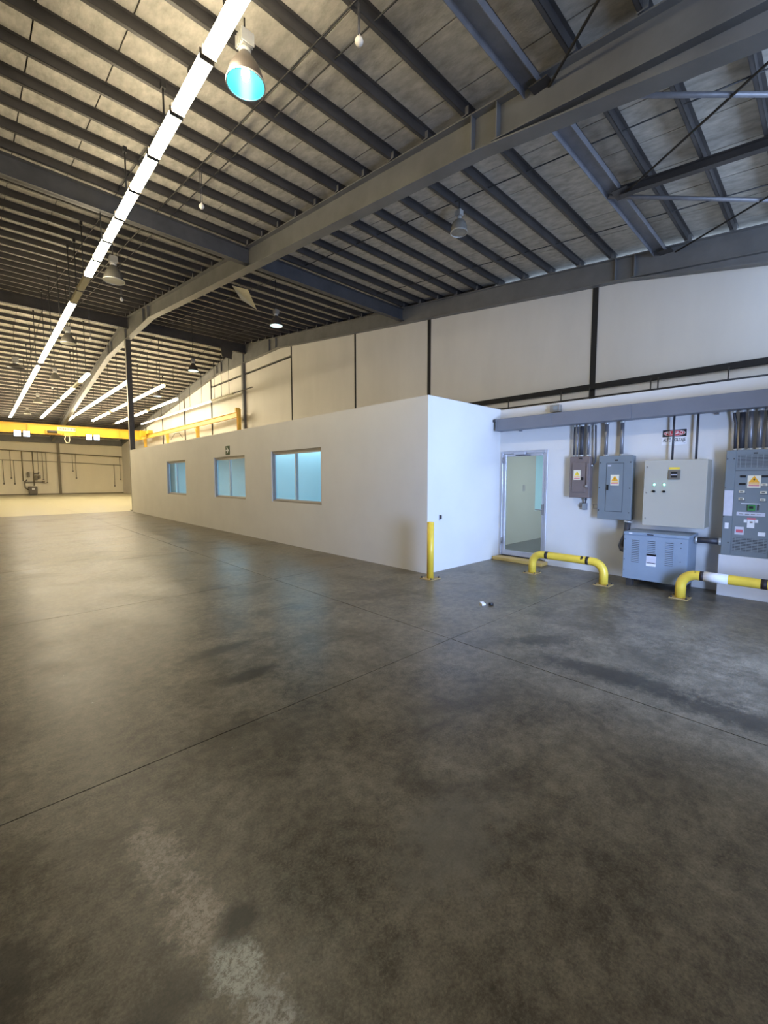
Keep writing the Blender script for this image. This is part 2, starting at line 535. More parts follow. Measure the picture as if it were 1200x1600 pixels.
# ------------------------------------------------------------------ gable end wall: panels between dark joints
wall_end = struct("wall_end", MB().prism([(12.03, Y0, 0), (12.03, Y1, 0), (12.03, Y1, ZT(Y1)), (12.03, YR, ZR), (12.03, Y0, ZT(Y0))], (.08, 0, 0)), M['black_joint'])
JY = [Y0 + .05, 4.56, 10.2, 14.3, 19.35, 24.55, 29.56, 34.8, 40.2, 45.2, 50.2, Y1 - .02]
for i in range(len(JY) - 1):
    a = JY[i] + (.07 if i < 3 else .045); b = JY[i + 1] - (.07 if i < 2 else .045)
    segs = [(0.0, None)]
    if i < 2: segs = [(0.0, 3.95), (4.06, None)]
    if 4 <= i <= 5: segs = [(0.0, 7.73), (7.86, None)]
    for z0, z1 in segs:
        def top(y): return ZT(y) - .03 if z1 is None else z1
        pts = [(XW1, a, z0), (XW1, b, z0), (XW1, b, top(b))]
        if a < YR < b and z1 is None: pts.append((XW1, YR, top(YR)))
        pts.append((XW1, a, top(a)))
        struct("wall_panel", MB().prism(pts, (.12, 0, 0)), M['panel_wall'], wall_end)
for i, y in enumerate(JY[1:5]):
    struct("wall_joint", MB().box(11.885, 12.03, y - (.072 if i < 2 else .048), y + (.072 if i < 2 else .048), 0, ZT(y) - .04), M['black_joint'], wall_end)
struct("wall_column", MB().box(11.78, 11.9, 24.50, 24.62, 0, 8.4).box(11.72, 11.78, 24.46, 24.66, 0, 8.4), M['rafter'], wall_end)
for y in JY[6:11]:
    struct("wall_column", MB().box(11.84, 11.91, y - .03, y + .03, 0, ZT(y) - .5), M['dark_steel'], wall_end)
# dark channel along the bottom of the upper panels with a pipe slung below it
struct("wall_channel", MB().box(11.79, 11.93, Y0 + .1, 10.2, 3.94, 4.07), M['black_joint'], wall_end)
mb = MB().tube([(11.7, Y0 + .1, 3.68), (11.7, 7.6, 3.72)], .022, 8)
pipe_rail = thing("hung_pipe", "thin dark pipe slung under the black channel above the service wall", "pipe", (11.7, 2.0, 3.68))
part("pipe", mb, M['rod'], pipe_rail)
for y in (-1.5, 1.7, 3.0, 3.15, 4.55, 5.3, 6.9):
    part("hanger", MB().box(11.69, 11.71, y - .012, y + .012, 3.69, 3.97), M['rod'], pipe_rail)

# ------------------------------------------------------------------ roof
ceiling = group_root("ceiling")
OFF = .165
struct("roof_skin", MB().hexa([(XW0 - .2, Y0 - .3, ZT(Y0 - .3) + .24), (12.12, Y0 - .3, ZT(Y0 - .3) + .24), (12.12, YR, ZR + .24), (XW0 - .2, YR, ZR + .24),
                               (XW0 - .2, Y0 - .3, ZT(Y0 - .3) + .27), (12.12, Y0 - .3, ZT(Y0 - .3) + .27), (12.12, YR, ZR + .27), (XW0 - .2, YR, ZR + .27)]), M['roof_skin'], ceiling)
struct("roof_skin", MB().hexa([(XW0 - .2, YR, ZR + .24), (12.12, YR, ZR + .24), (12.12, Y1 + .3, ZT(Y1 + .3) + .24), (XW0 - .2, Y1 + .3, ZT(Y1 + .3) + .24),
                               (XW0 - .2, YR, ZR + .27), (12.12, YR, ZR + .27), (12.12, Y1 + .3, ZT(Y1 + .3) + .27), (XW0 - .2, Y1 + .3, ZT(Y1 + .3) + .27)]), M['roof_skin'], ceiling)
P_ = .9


def sheet_mesh(ya, yb):
    mb = MB()
    za, zb = ZT(ya) + OFF, ZT(yb) + OFF
    w0, w1 = .009, P_ - .009
    mb.hexa([(w0, ya, za), (w1, ya, za), (w1, yb, zb), (w0, yb, zb), (w0, ya, za + .03), (w1, ya, za + .03), (w1, yb, zb + .03), (w0, yb, zb + .03)])
    return mb.mesh("roof_sheet")


for ya, yb in ((Y0 - .2, YR), (YR, Y1 + .2)):
    me = sheet_mesh(ya, yb)
    x = 4.46 - P_ * 12
    while x < 11.9:
        o = link("roof_sheet", me, M['deck'], ceiling)
        o.location = (x, 0, random.uniform(-.003, .003))
        x += P_

# purlins: lipped channels running the length of the hall
mb = MB()
xa, xb = XW0, 12.0
mb.box(xa, xb, -.004, .004, 0, .16).box(xa, xb, -.004, .05, 0, .006).box(xa, xb, -.05, .004, .154, .16).box(xa, xb, .044, .05, 0, .016)
pm = mb.mesh("purlin")
mc = MB().box(-.004, .004, -.06, .06, -.01, .10).mesh("purlin_clip")
py = []
for k in range(-11, 63):
    y = 4.92 + .79 * k
    if y < Y0 + .1 or y > Y1 - .1 or k == -2: continue
    if abs(y - YR) < .15: continue
    o = link("purlin", pm, M['purlin'], ceiling)
    o.location = (0, y, ZT(y))
    if y > YR: o.scale = (1, -1, 1)
    py.append(y)
    for xr in (XR - .16, XE - .16):
        c = link("purlin_clip", mc, M['alum_dark'], ceiling); c.location = (xr, y, ZT(y))
# closure strips between roof and gable beyond the open daylight slits
for ya, yb in ((7.6, YR), (YR, Y1)):
    struct("gable_closure", MB().hexa([(11.95, ya, ZT(ya)), (12.0, ya, ZT(ya)), (12.0, yb, ZT(yb)), (11.95, yb, ZT(yb)),
                                       (11.95, ya, ZT(ya) + .2), (12.0, ya, ZT(ya) + .2), (12.0, yb, ZT(yb) + .2), (11.95, yb, ZT(yb) + .2)]), M['purlin'], ceiling)
struct("gable_closure", MB().hexa([(11.95, Y0, ZT(Y0)), (12.0, Y0, ZT(Y0)), (12.0, 1.0, ZT(1.0)), (11.95, 1.0, ZT(1.0)),
                                   (11.95, Y0, ZT(Y0) + .2), (12.0, Y0, ZT(Y0) + .2), (12.0, 1.0, ZT(1.0) + .2), (11.95, 1.0, ZT(1.0) + .2)]), M['purlin'], ceiling)


def ribbon(mb, pts, x0, x1, t):
    for (ya, za), (yb, zb) in zip(pts, pts[1:]):
        mb.hexa([(x0, ya, za - t), (x1, ya, za - t), (x1, yb, zb - t), (x0, yb, zb - t), (x0, ya, za), (x1, ya, za), (x1, yb, zb), (x0, yb, zb)])


D_ = .53


def make_rafter(xc, hw):
    e0, e1 = Y0 + .02, Y1 - .05
    topl = [(e0, ZT(e0)), (YR, ZR), (e1, ZT(e1))]
    def haunch(y): return ZT(y) - D_ - max(0, 3.9 - y) * .078
    bot = [(e0, haunch(e0)), (3.9, ZT(3.9) - D_), (20.4, 8.42), (28.4, 8.42), (45.0, ZT(45.0) - D_), (e1, ZT(e1) - D_)]
    mbw = MB().prism([(xc - .008, y, z) for y, z in topl] + [(xc - .008, y, z) for y, z in reversed(bot)], (.016, 0, 0))
    r = struct("rafter", mbw, M['rafter'], ceiling)
    mbt = MB(); ribbon(mbt, topl, xc - hw, xc + hw, .02)
    part("top_flange", mbt, M['rafter'], r)
    mbb = MB(); ribbon(mbb, bot, xc - hw, xc + hw, .022)
    part("bottom_flange", mbb, M['rafter'], r)
    mbi = MB(); ribbon(mbi, [(e0, ZT(e0) - D_), (3.7, ZT(3.7) - D_ + .01)], xc - hw, xc + hw, .016)
    part("haunch_flange", mbi, M['rafter'], r)
    for y in (3.62, 4.05, 20.6, 21.3, 24.4, 27.5, 28.2):
        zb = 8.42 if 20.4 <= y <= 28.4 else haunch(y)
        for s in (-1, 1):
            part("stiffener", MB().box(xc + s * .008, xc + s * (hw - .01), y - .008, y + .008, zb, ZT(y) - .02), M['rafter'], r)
    return r


make_rafter(XR, .125)
make_rafter(XE, .105)

# longitudinal struts between the rafters
for (x0, x1) in ((XW0, XR - .02), (XR + .02, XE - .02)):
    y, z = 3.11, ZT(3.11) + .0
    struct("strut_channel", MB().box(x0, x1, y - .13, y + .13, z - .012, z).box(x0, x1, y - .13, y - .12, z - .12, z).box(x0, x1, y + .12, y + .13, z - .12, z), M['strut'], ceiling)
    y, z = 11.42, ZT(11.42)
    struct("strut_beam", MB().box(x0, x1, y - .008, y + .008, z - .46, z - .04).box(x0, x1, y - .09, y + .09, z - .46, z - .445).box(x0, x1, y - .09, y + .09, z - .055, z - .04), M['strut_dark'], ceiling)
    y, z = 24.15, ZT(24.15)
    struct("ridge_beam", MB().box(x0, x1, y - .01, y + .01, z - .52, z - .02).box(x0, x1, y - .1, y + .1, z - .52, z - .50).box(x0, x1, y - .1, y + .1, z - .04, z - .02), M['dark_steel'], ceiling)
struct("gusset_plate", MB().prism([(10.26, 24.02, 8.98), (10.96, 24.02, 9.0), (10.88, 24.02, 8.36), (10.32, 24.02, 8.44)], (0, .02, 0)), M['dark_steel'], ceiling)

# sag rods threaded through the purlins
for x in (2.6, 3.76, 7.43, 10.3):
    for ya, yb in ((Y0 + .2, YR), (YR, Y1 - .2)):
        struct("sag_rod", MB().tube([(x, ya, ZT(ya) + .05), (x, yb, ZT(yb) + .05)], .011, 6), M['rod'], ceiling)

# wind bracing near the eave
zb = lambda y: ZT(y) - .10
xm = (XR + XE) / 2
ym = -.75
for (a, b, kind) in (((xm, 3.0), (xm, ym), 'i'), ((XR, 3.2), (xm, ym + .3), 't'), ((xm, 3.2), (XE, ym + .4), 't'),
                     ((xm, 2.9), (XR, ym), 'r'), ((XE, 2.8), (xm, ym), 'r'), ((XR, 2.9), (2.67, ym - .2), 'r'), ((2.67, 3.0), (2.67, ym), 'i')):
    pa, pb = (a[0], a[1], zb(a[1])), (b[0], b[1], zb(b[1]))
    if kind == 'i':
        x = a[0]; mb = MB()
        ribbon(mb, [(b[1], pb[2] + .08), (a[1], pa[2] + .08)], x - .06, x + .06, .012)
        ribbon(mb, [(b[1], pb[2] - .06), (a[1], pa[2] - .06)], x - .06, x + .06, .012)
        ribbon(mb, [(b[1], pb[2] + .07), (a[1], pa[2] + .07)], x - .006, x + .006, .13)
        struct("brace_strut", mb, M['dark_steel'], ceiling)
    elif kind == 't':
        struct("brace_tube", MB().tube([pa, pb], .042, 4), M['strut'], ceiling)
    else:
        struct("brace_rod", MB().tube([(pa[0], pa[1], pa[2] - .03), (pb[0], pb[1], pb[2] - .03)], .018, 8), M['rod'], ceiling)
for x in (XR - .0, xm, XE - .05, 2.67):
    struct("brace_gusset", MB().box(x - .17, x + .17, 2.84, 3.1, ZT(3.0) - .135, ZT(3.0) - .12), M['dark_steel'], ceiling)
struct("strut_channel", MB().box(XW0, XE, ym - .1, ym + .1, ZT(ym) - .012, ZT(ym)).box(XW0, XE, ym - .1, ym - .09, ZT(ym) - .12, ZT(ym)).box(XW0, XE, ym + .09, ym + .1, ZT(ym) - .12, ZT(ym)), M['strut'], ceiling)

# ------------------------------------------------------------------ office block and service wall
wins = [(7.68, 9.84, 1.03, 2.28), (11.32, 13.45, 1.02, 2.255), (15.99, 18.07, 1.0, 2.27)]
w = struct("wall_office_front", wall_with_holes(MB(), 'y', YC, YO, 0, HO, XO, XO + .12, wins), M['white_wall']); weld(w)
struct("wall_office_side", MB().box(XO + .12, XP, YC, YC + .12, 0, HO), M['white_wall'])
struct("wall_office_far", MB().box(XO + .12, XW1, YO - .12, YO, 0, HO), M['white_wall'])
w = struct("wall_service", wall_with_holes(MB(), 'y', Y0, YC + .12, 0, HO - .015, XP, XP + .1, [(3.66, 4.625, .07, 2.135)]), M['white_wall']); weld(w)
struct("ceiling_office", MB().box(XO + .12, XW1 - .01, YC + .12, YO - .12, 2.82, 2.90), M['ceil_tile'])
struct("ceiling_corridor", MB().box(XP + .1, XW1 - .01, Y0, YC + .12, 2.82, 2.90), M['ceil_tile'])
struct("floor_office", MB().box(XP + .1, XW1 - .01, Y0, YO - .12, 0, .075).box(XO + .12, XP + .1, YC + .12, YO - .12, 0, .075), M['room_floor'])
struct("wall_corridor", MB().box(XP + .1, 10.15, 5.18, 5.28, .075, 2.82), M['room_wall'])
struct("wall_corridor_low", MB().box(10.15, XW1 - .01, 5.18, 5.28, .075, .80), M['room_wall'])
struct("wall_office_back", MB().box(XW1 - .06, XW1 - .01, Y0, YO - .12, .075, 2.82), M['room_wall'])
struct("wall_partition", MB().box(7.2, XW1 - .06, 14.25, 14.35, .075, 2.82), M['room_wall'])
# far room seen through the third window: a short screen wall
struct("wall_screen", MB().box(5.9, 6.0, 18.6, 20.4, .075, 2.5), M['room_wall'])

for i, (a, b, z0, z1) in enumerate(wins):
    wd = group_root("window_%d" % (i + 1))
    ft = .035
    x0, x1 = XO + .025, XO + .10
    fr = MB().box(x0, x1, a, b, z1 - ft - .02, z1).box(x0, x1, a, b, z0, z0 + ft).box(x0, x1, a, a + ft, z0 + ft, z1 - ft - .02).box(x0, x1, b - ft, b, z0 + ft, z1 - ft - .02)
    part("window_frame", fr, M['alum_dark'], wd)
    mid = (a + b) / 2
    for s, (p, q) in enumerate(((a + ft, mid + .03), (mid - .03, b - ft))):
        xs0 = x0 + .012 + s * .03
        st = .035
        zl, zh = z0 + ft, z1 - ft - .02
        sa = part("sash", MB().box(xs0, xs0 + .025, p, q, zl, zl + st).box(xs0, xs0 + .025, p, q, zh - st, zh)
                  .box(xs0, xs0 + .025, p, p + st, zl + st, zh - st).box(xs0, xs0 + .025, q - st, q, zl + st, zh - st), M['alum'], wd)
        part("pane", MB().box(xs0 + .010, xs0 + .015, p + st, q - st, zl + st, zh - st), M['glass'], sa)

# glazed door in the service wall
d1 = group_root("door_1")
a, b, z0, z1 = 3.66, 4.625, .07, 2.135
fx0, fx1 = XP - .012, XP + .09
part("door_frame", MB().box(fx0, fx1, a, a + .045, z0, z1).box(fx0, fx1, b - .045, b, z0, z1).box(fx0, fx1, a + .045, b - .045, z1 - .05, z1), M['alum'], d1, .003)
la, lb, lz0, lz1 = a + .05, b - .05, z0 + .012, z1 - .055
lx0, lx1 = XP + .005, XP + .045
leaf = part("door_leaf", MB().box(lx0, lx1, la, la + .045, lz0, lz1).box(lx0, lx1, lb - .06, lb, lz0, lz1).box(lx0, lx1, la + .06, lb - .06, lz0, lz0 + .10).box(lx0, lx1, la + .06, lb - .06, lz1 - .05, lz1), M['alum'], d1, .003)
part("pane", MB().box(lx0 + .015, lx0 + .021, la + .06, lb - .06, lz0 + .10, lz1 - .05), M['glass_door'], leaf)
part("handle", MB().box(lx0 - .02, lx0, la + .012, la + .05, .92, 1.12).tube([(lx0 - .03, la + .03, 1.02), (lx0 - .03, la + .16, 1.02)], .009, 8), M['alum_dark'], leaf)
cl = part("door_closer", MB().box(fx0 - .05, fx0, 4.08, 4.32, 2.062, 2.115), M['alum'], d1, .003)
part("closer_arm", MB().tube([(fx0 - .04, 4.28, 2.05), (fx0 - .10, 4.12, 2.045), (fx0 - .02, 3.98, 2.045)], .009, 6), M['dark_steel'], cl)
for z in (.3, 1.9):
    part("hinge", MB().tube([(fx0 - .008, b - .05, z), (fx0 - .008, b - .05, z + .12)], .011, 8), M['alum_dark'], d1)
part("threshold", MB().box(XP - .01, XP + .1, a, b, .062, .075), M['black'], d1)
solo("door_step", MB().box(7.37, XP - .013, 3.60, YC - .03, 0, .062), M['yellow_step'], "worn ochre painted step along the foot of the glazed door", "step", bevel=.006)

# things inside the office seen through the glass
solo("whiteboard", MB().box(11.80, 11.838, 12.4, 13.6, 1.35, 2.2), M['white'], "pale board on the back wall behind the middle office window", "board")
t = thing("inner_door", "narrow pale door on the back wall seen through the middle window", "door", (11.82, 11.4, .075))
part("leaf", MB().box(11.79, 11.838, 11.0, 11.8, .08, 2.1), M['white'], t, .003)
part("knob", MB().tube([(11.77, 11.1, 1.05), (11.74, 11.1, 1.05)], .025, 8), M['alum_dark'], t)
solo("light_switch", MB().box(9.52, 9.62, 5.168, 5.1795, 1.30, 1.45), M['paper'], "small switch plate on the corridor wall behind the glass door", "switch", bevel=.003)

# ------------------------------------------------------------------ fluorescent rows
def lens_prism(h0, L_, w=.74):
    # wrap-around cover: glows downwards, sideways and obliquely up past the narrow housing
    prof = [(-.115 * w, .045), (-.095 * w, 0), (.095 * w, 0), (.115 * w, .045), (.098 * w, .085), (.045 * w, .10), (-.045 * w, .10), (-.098 * w, .085)]
    return MB().prism([(x, -L_ / 2 + h0, z) for x, z in prof], (0, L_ - 2 * h0, 0))


def make_fixture(name, lit):
    t = thing(name, "x", "ceiling light", (0, 0, 0))
    L_ = 1.035
    part("housing", MB().box(-.04, .04, -L_ / 2, L_ / 2, .1005, .135), M['fixture_white'], t)
    part("diffuser", lens_prism(.012, L_), M['tube_lit'] if lit else M['fixture_off'], t)
    for s in (-1, 1):
        yy = s * (L_ / 2 - .006)
        part("end_cap", MB().box(-.088, .088, yy - .006, yy + .006, -.004, .112), M['device_far'], t)
    part("coupler", MB().box(-.03, .03, L_ / 2, L_ / 2 + .05, .04, .12), M['rod'], t)
    return t


def make_fixture_far(name, lit, narrow=False):
    t = thing(name, "x", "ceiling light", (0, 0, 0))
    L_ = 1.05
    part("housing", MB().box(-.04, .04, -L_ / 2, L_ / 2, .1005, .135), M['fixture_white'], t)
    part("diffuser", lens_prism(0, L_, .5 if narrow else .74), (M['tube_dim'] if narrow else M['tube_far']) if lit else M['fixture_off'], t)
    return t


ZF, PF = 6.6, 1.092
protos = {}
ROWS = [  # x, first y, last y, unlit spans, missing spans
    (2.28, 2.184, 47.2, [(13.1, 15.2)], [(24.2, 25.0), (40.5, 41.2)]),
    (4.18, 25.15, 46.6, [(27.7, 29.6)], [(33.4, 34.5)]),
    (5.995, 25.3, 46.6, [], [(41.4, 43.1)]),
    (7.63, 25.45, 45.6, [(31.7, 33.2), (37.1, 38.6)], []),
    (9.50, 29.1, 46.6, [(34.5, 36.0), (39.4, 41.3), (45.0, 46.5)], []),
    (11.39, 25.1, 46.6, [(25.0, 28.9)], [(45.0, 46.1)]),
]
RN = ["the long near row", "the second row from left", "the third row from left", "the fourth row from left", "the fifth row from left", "the row along the gable wall"]


def nth(k):
    return "%d%s" % (k, "th" if 10 < k % 100 < 14 else {1: "st", 2: "nd", 3: "rd"}.get(k % 10, "th"))


for r, (x, ya, yb, off, gone) in enumerate(ROWS):
    y = ya + PF / 2
    n = 0
    cnt = {True: 0, False: 0}
    while y + PF / 2 < yb + .05:
        if any(a < y < b for a, b in gone):
            y += PF; continue
        lit = not any(a < y < b for a, b in off)
        nearf = r == 0 and y < 16
        key = (nearf, lit, r == 5)
        if key not in protos:
            protos[key] = make_fixture("fluorescent_light", lit) if nearf else make_fixture_far("fluorescent_light", lit, r == 5)
            o = protos[key]; o.location = (x, y, ZF)
        else:
            o = dup(protos[key], (x, y, ZF))
        cnt[lit] += 1
        end = "the camera" if r == 0 else "the ridge"
        o["label"] = "%s fluorescent light, %s from %s in %s" % ("lit" if lit else "unlit", nth(cnt[lit]), end, RN[r])
        o["group"] = "%s lights of %s" % ("lit" if lit else "unlit", RN[r])
        if n % 2 == 0:
            h = ZT(y) - ZF - .13
            if h > .05:
                zr = round(h, 3)
                me = MB().tube([(0, 0, .13), (0, 0, .13 + h)], .014, 6).mesh("hanger_rod")
                rod = link("hanger_rod", me, M['rod'], o)
                cp = link("rod_clamp", MB().cbox((0, 0, h + .08), (.06, .08, .09)).mesh("rod_clamp"), M['rod'], o)
        n += 1
        y += PF
# idle track and bare stem at the near end of the gable row
solo("light_track", MB().box(11.36, 11.42, 22.6, 25.0, 6.66, 6.70), M['rod'], "bare dark light track hanging before the gable wall without lamps", "track")

# ------------------------------------------------------------------ high-bay lamps
def high_bay(label, x, y, zb, R_, kind):
    t = thing("high_bay_lamp", label, "lamp", (x, y, zb))
    h = R_ * (1.55 if kind != 'dark' else .55)
    bell = [(R_, 0), (R_ * .97, h * .18), (R_ * .86, h * .42), (R_ * .66, h * .66), (R_ * .44, h * .86), (R_ * .30, h)]
    if kind == 'glass':
        bell = [(R_ * .86, 0), (R_, h * .24), (R_ * .97, h * .48), (R_ * .80, h * .74), (R_ * .52, h * .92), (R_ * .30, h)]
    inner = [(r - .006, z + .004) for r, z in bell]
    mat = {'teal': M['bell_dark'], 'glass': M['bell_glass'], 'cool': M['bell_dark'], 'dull': M['bell_dull'], 'dark': M['dark_steel']}[kind]
    part("reflector", MB().lathe(bell, (x, y, zb), 28), mat, t)
    part("reflector_lining", MB().lathe(inner, (x, y, zb), 28), {'teal': M['teal_in'], 'cool': M['teal_in'], 'dark': M['black']}.get(kind, M['silver']), t)
    part("rim", MB().lathe([(R_ + .008, -.008), (R_ + .012, .008), (R_ - .004, .012), (R_ - .006, -.006), (R_ + .008, -.008)], (x, y, zb), 28), M['coupling'] if kind != 'dark' else M['dark_steel'], t)
    if kind == 'teal':
        part("bulb", MB().lathe([(.001, h * .1), (.03, h * .14), (.05, h * .3), (.045, h * .5), (.025, h * .8), (.02, h * .95)], (x, y, zb), 16), M['bulb_teal'], t)
    elif kind in ('cool', 'dull', 'glass'):
        part("lens", MB().lathe([(.001, -.012), (R_ * .5, -.008), (R_ - .006, .004)], (x, y, zb), 24), M['lens_cool'] if kind == 'cool' else (M['lens_dull'] if kind == 'dull' else M['bell_glass']), t)
    zt = zb + h
    part("socket", MB().lathe([(R_ * .30, 0), (R_ * .32, .03), (R_ * .28, .06), (.001, .06)], (x, y, zt), 16), M['coupling'], t)
    b0 = zt + .06
    bh = R_ * .75
    bl = part("ballast", MB().box(x - R_ * .30, x + R_ * .30, y - R_ * .32, y + R_ * .32, b0, b0 + bh), M['silver'] if kind != 'dark' else M['dark_steel'], t, .006)
    for i in range(5):
        yy = y - R_ * .36 + i * R_ * .18
        part("cooling_fin", MB().box(x - R_ * .36, x + R_ * .36, yy - .006, yy + .006, b0 + .012, b0 + bh - .012), M['coupling'] if kind in ('teal', 'glass') else M['silver'], bl)
    top = ZT(y)
    if top - b0 - bh > .02:
        part("stem", MB().tube([(x, y, b0 + bh), (x, y, top + .02)], .011, 8), M['rod'], t)
    return t


high_bay("bell lamp with glowing teal reflector beside the long light row", 2.66, 5.27, 6.43, .225, 'teal')
high_bay("small unlit ribbed bowl lamp under the roof over the service wall", 7.43, 5.60, 6.62, .165, 'glass')
high_bay("lit cool white lamp hanging on a long stem before the gable beam", 7.43, 12.98, 6.62, .20, 'cool')
high_bay("lit cool white lamp hanging above the yellow crane runway", 7.70, 21.2, 6.68, .22, 'cool')
high_bay("unlit pale bell lamp under the long row's two dark lights", 2.84, 13.1, 6.68, .24, 'dull')
high_bay("unlit bell lamp under the roof just beyond the ridge beside the long row", 2.78, 20.2, 6.68, .24, 'dull')
high_bay("first unlit lamp beyond the ridge between the two leftmost rows", 3.28, 28.5, 6.75, .25, 'dull')
high_bay("second unlit lamp beyond the ridge between the two leftmost rows", 3.28, 37.3, 6.70, .25, 'dull')
high_bay("farthest unlit lamp above the crane between the two leftmost rows", 3.20, 44.4, 6.70, .22, 'dull')
high_bay("distant lit teal lamp between the fourth and fifth light rows", 8.40, 29.2, 6.68, .22, 'cool')
high_bay("black unlit lamp left of the long row against the far roof slope", 1.66, 27.6, 6.95, .34, 'dark')

# globe pendants on twin rods and the conduit that feeds them
gl = ["white globe pendant on twin rods at the top edge of the picture", "white globe pendant on twin rods between long row and inner rafter",
      "white globe pendant near the ridge beside the inner rafter", "small white globe pendant hanging just short of the ridge", "tiny white globe pendant far beyond the ridge"]
for lab, y, z in zip(gl, (4.05, 8.78, 15.1, 20.0, 31.4), (6.60, 6.87, 6.97, 6.93, 6.82)):
    t = thing("globe_pendant", lab, "pendant", (3.45, y, z - .05))
    part("globe", MB().lathe([(.001, -.05), (.025, -.044), (.042, -.025), (.05, 0), (.042, .025), (.022, .045), (.018, .065), (.001, .068)], (3.45, y, z), 18), M['ball'], t)
    for s in (-1, 1):
        part("rod", MB().tube([(3.45 + s * .02, y + s * .012, z + .05), (3.45 + s * .02, y + s * .012, ZT(y) + .01)], .007, 6), M['conduit_dark'], t)
solo("roof_conduit", MB().tube([(3.41, Y0 + .2, ZT(Y0 + .2) - .012), (3.41, YR - .4, ZT(YR - .4) - .012)], .012, 6), M['rod'], "thin dark conduit under the purlins linking the globe pendants", "conduit")

# loose flap of roof insulation
z = ZT(14.3) - .02
solo("insulation_flap", MB().hexa([(6.70, 14.62, z - .02), (7.18, 14.42, z - .07), (8.28, 15.93, z - .04), (7.28, 15.16, z - .16),
                                   (6.70, 14.62, z - .005), (7.18, 14.42, z - .055), (8.28, 15.93, z - .025), (7.28, 15.16, z - .145)]),
     M['flap'], "torn pale flap of insulation hanging from the roof sheets", "insulation")

# ------------------------------------------------------------------ ridge column
t = thing("steel_column", "dark steel column rising behind the far corner of the office", "column", (XR, YR, 0))
part("shaft", MB().box(XR - .11, XR + .11, YR - .115, YR - .10, 0, 8.40).box(XR - .11, XR + .11, YR + .10, YR + .115, 0, 8.40).box(XR - .006, XR + .006, YR - .10, YR + .10, 0, 8.40), M['dark_steel'], t)
part("base_plate", MB().box(XR - .18, XR + .18, YR - .18, YR + .18, 0, .025), M['dark_steel'], t)
part("web_cover", MB().box(XR - .11, XR - .10, YR - .10, YR + .10, 0, 8.40), M['alum_dark'], t)

# ------------------------------------------------------------------ overhead crane
t = thing("crane_runway", "yellow crane runway beam on short posts along the gable wall", "crane runway", (11.2, 24.0, 0))
rb = MB().box(11.12, 11.28, 24.1, 47.5, 5.445, 5.465).box(11.12, 11.28, 24.1, 47.5, 5.165, 5.185).box(11.194, 11.206, 24.1, 47.5, 5.185, 5.445)
part("runway_beam", rb, M['yellow_pale'], t)
part("rail", MB().box(11.18, 11.22, 24.1, 47.5, 5.465, 5.495), M['alum_dark'], t)
for y in (24.0, 30.4, 36.8, 43.0):
    zt = 5.62 if y < 25 else 5.165
    p = part("post", MB().box(11.11, 11.29, y - .09, y - .075, .08, zt).box(11.11, 11.29, y + .075, y + .09, .08, zt).box(11.195, 11.205, y - .075, y + .075, .08, zt), M['yellow_pale'], t)
    if y > 25: part("knee_brace", MB().tube([(11.2, y + .1, 4.5), (11.2, y + .55, 5.17)], .03, 6), M['yellow_pale'], p)
part("end_stop", MB().box(11.08, 11.32, 24.10, 24.25, 5.465, 5.70), M['yellow_pale'], t)
part("feed_cable", MB().tube([(11.05, 33.0, 4.6), (11.05, 33.6, 4.95), (11.05, 34.6, 5.0), (11.05, 35.6, 4.6)], .02, 6), M['rod'], t)

CY = 42.4
t = thing("crane_bridge", "orange yellow bridge girder of the overhead crane across the hall", "crane", (2, CY, 5.0))
part("girder", MB().box(XW0 + 1.0, 10.75, CY - .02, CY + .02, 5.06, 5.76).box(XW0 + 1.0, 10.75, CY - .14, CY + .14, 5.76, 5.785).box(XW0 + 1.0, 10.75, CY - .14, CY + .14, 5.035, 5.06), M['yellow_crane'], t)
for x in [-4.5, -3, 0, 3, 6, 9]:
    part("stiffener", MB().box(x - .01, x + .01, CY - .12, CY - .02, 5.06, 5.76), M['yellow_crane'], t)
tr = part("end_truck", MB().box(11.02, 11.38, CY - 1.1, CY + 1.1, 5.52, 5.80).box(10.6, 11.05, CY - .35, CY + .35, 5.30, 5.80), M['yellow_crane'], t)
for s in (-1, 1):
    part("wheel", MB().tube([(11.14, CY + s * .8, 5.585), (11.26, CY + s * .8, 5.585)], .09, 14), M['dark_steel'], tr)
sg = part("capacity_plate", MB().box(4.80, 6.02, CY - .035, CY - .021, 5.36, 5.66), M['sticker'], t)
for i, (xx, ww) in enumerate(((4.92, .16), (5.13, .12), (5.30, .05), (5.40, .05), (5.50, .06), (5.64, .13), (5.82, .14))):
    part("letter_mark", MB().box(xx, xx + ww, CY - .042, CY - .035, 5.45, 5.48).box(xx, xx + ww, CY - .042, CY - .035, 5.54, 5.58).box(xx + ww - .035, xx + ww, CY - .042, CY - .035, 5.45, 5.58), M['dark_steel'], sg)
ho = part("hoist", MB().box(4.05, 4.95, CY - .28, CY + .1, 5.10, 5.36).box(5.20, 5.75, CY - .26, CY + .1, 4.98, 5.20), M['yellow_pale'], t)
part("trolley_motor", MB().tube([(4.15, CY - .32, 5.24), (4.75, CY - .32, 5.24)], .10, 12), M['dark_steel'], ho)
part("chain_loop", MB().tube([(5.30, CY - .2, 5.0), (5.22, CY - .2, 4.7), (5.30, CY - .2, 4.46), (5.48, CY - .2, 4.46), (5.55, CY - .2, 4.7), (5.52, CY - .2, 5.0)], .03, 6), M['sticker'], ho)
fe = []
for i in range(14):
    x = XW0 + 2 + i * 1.05
    fe += [(x, CY - .2, 5.02), (x + .5, CY - .2, 4.88)]
part("festoon_cable", MB().tube(fe, .018, 6), M['rod'], t)
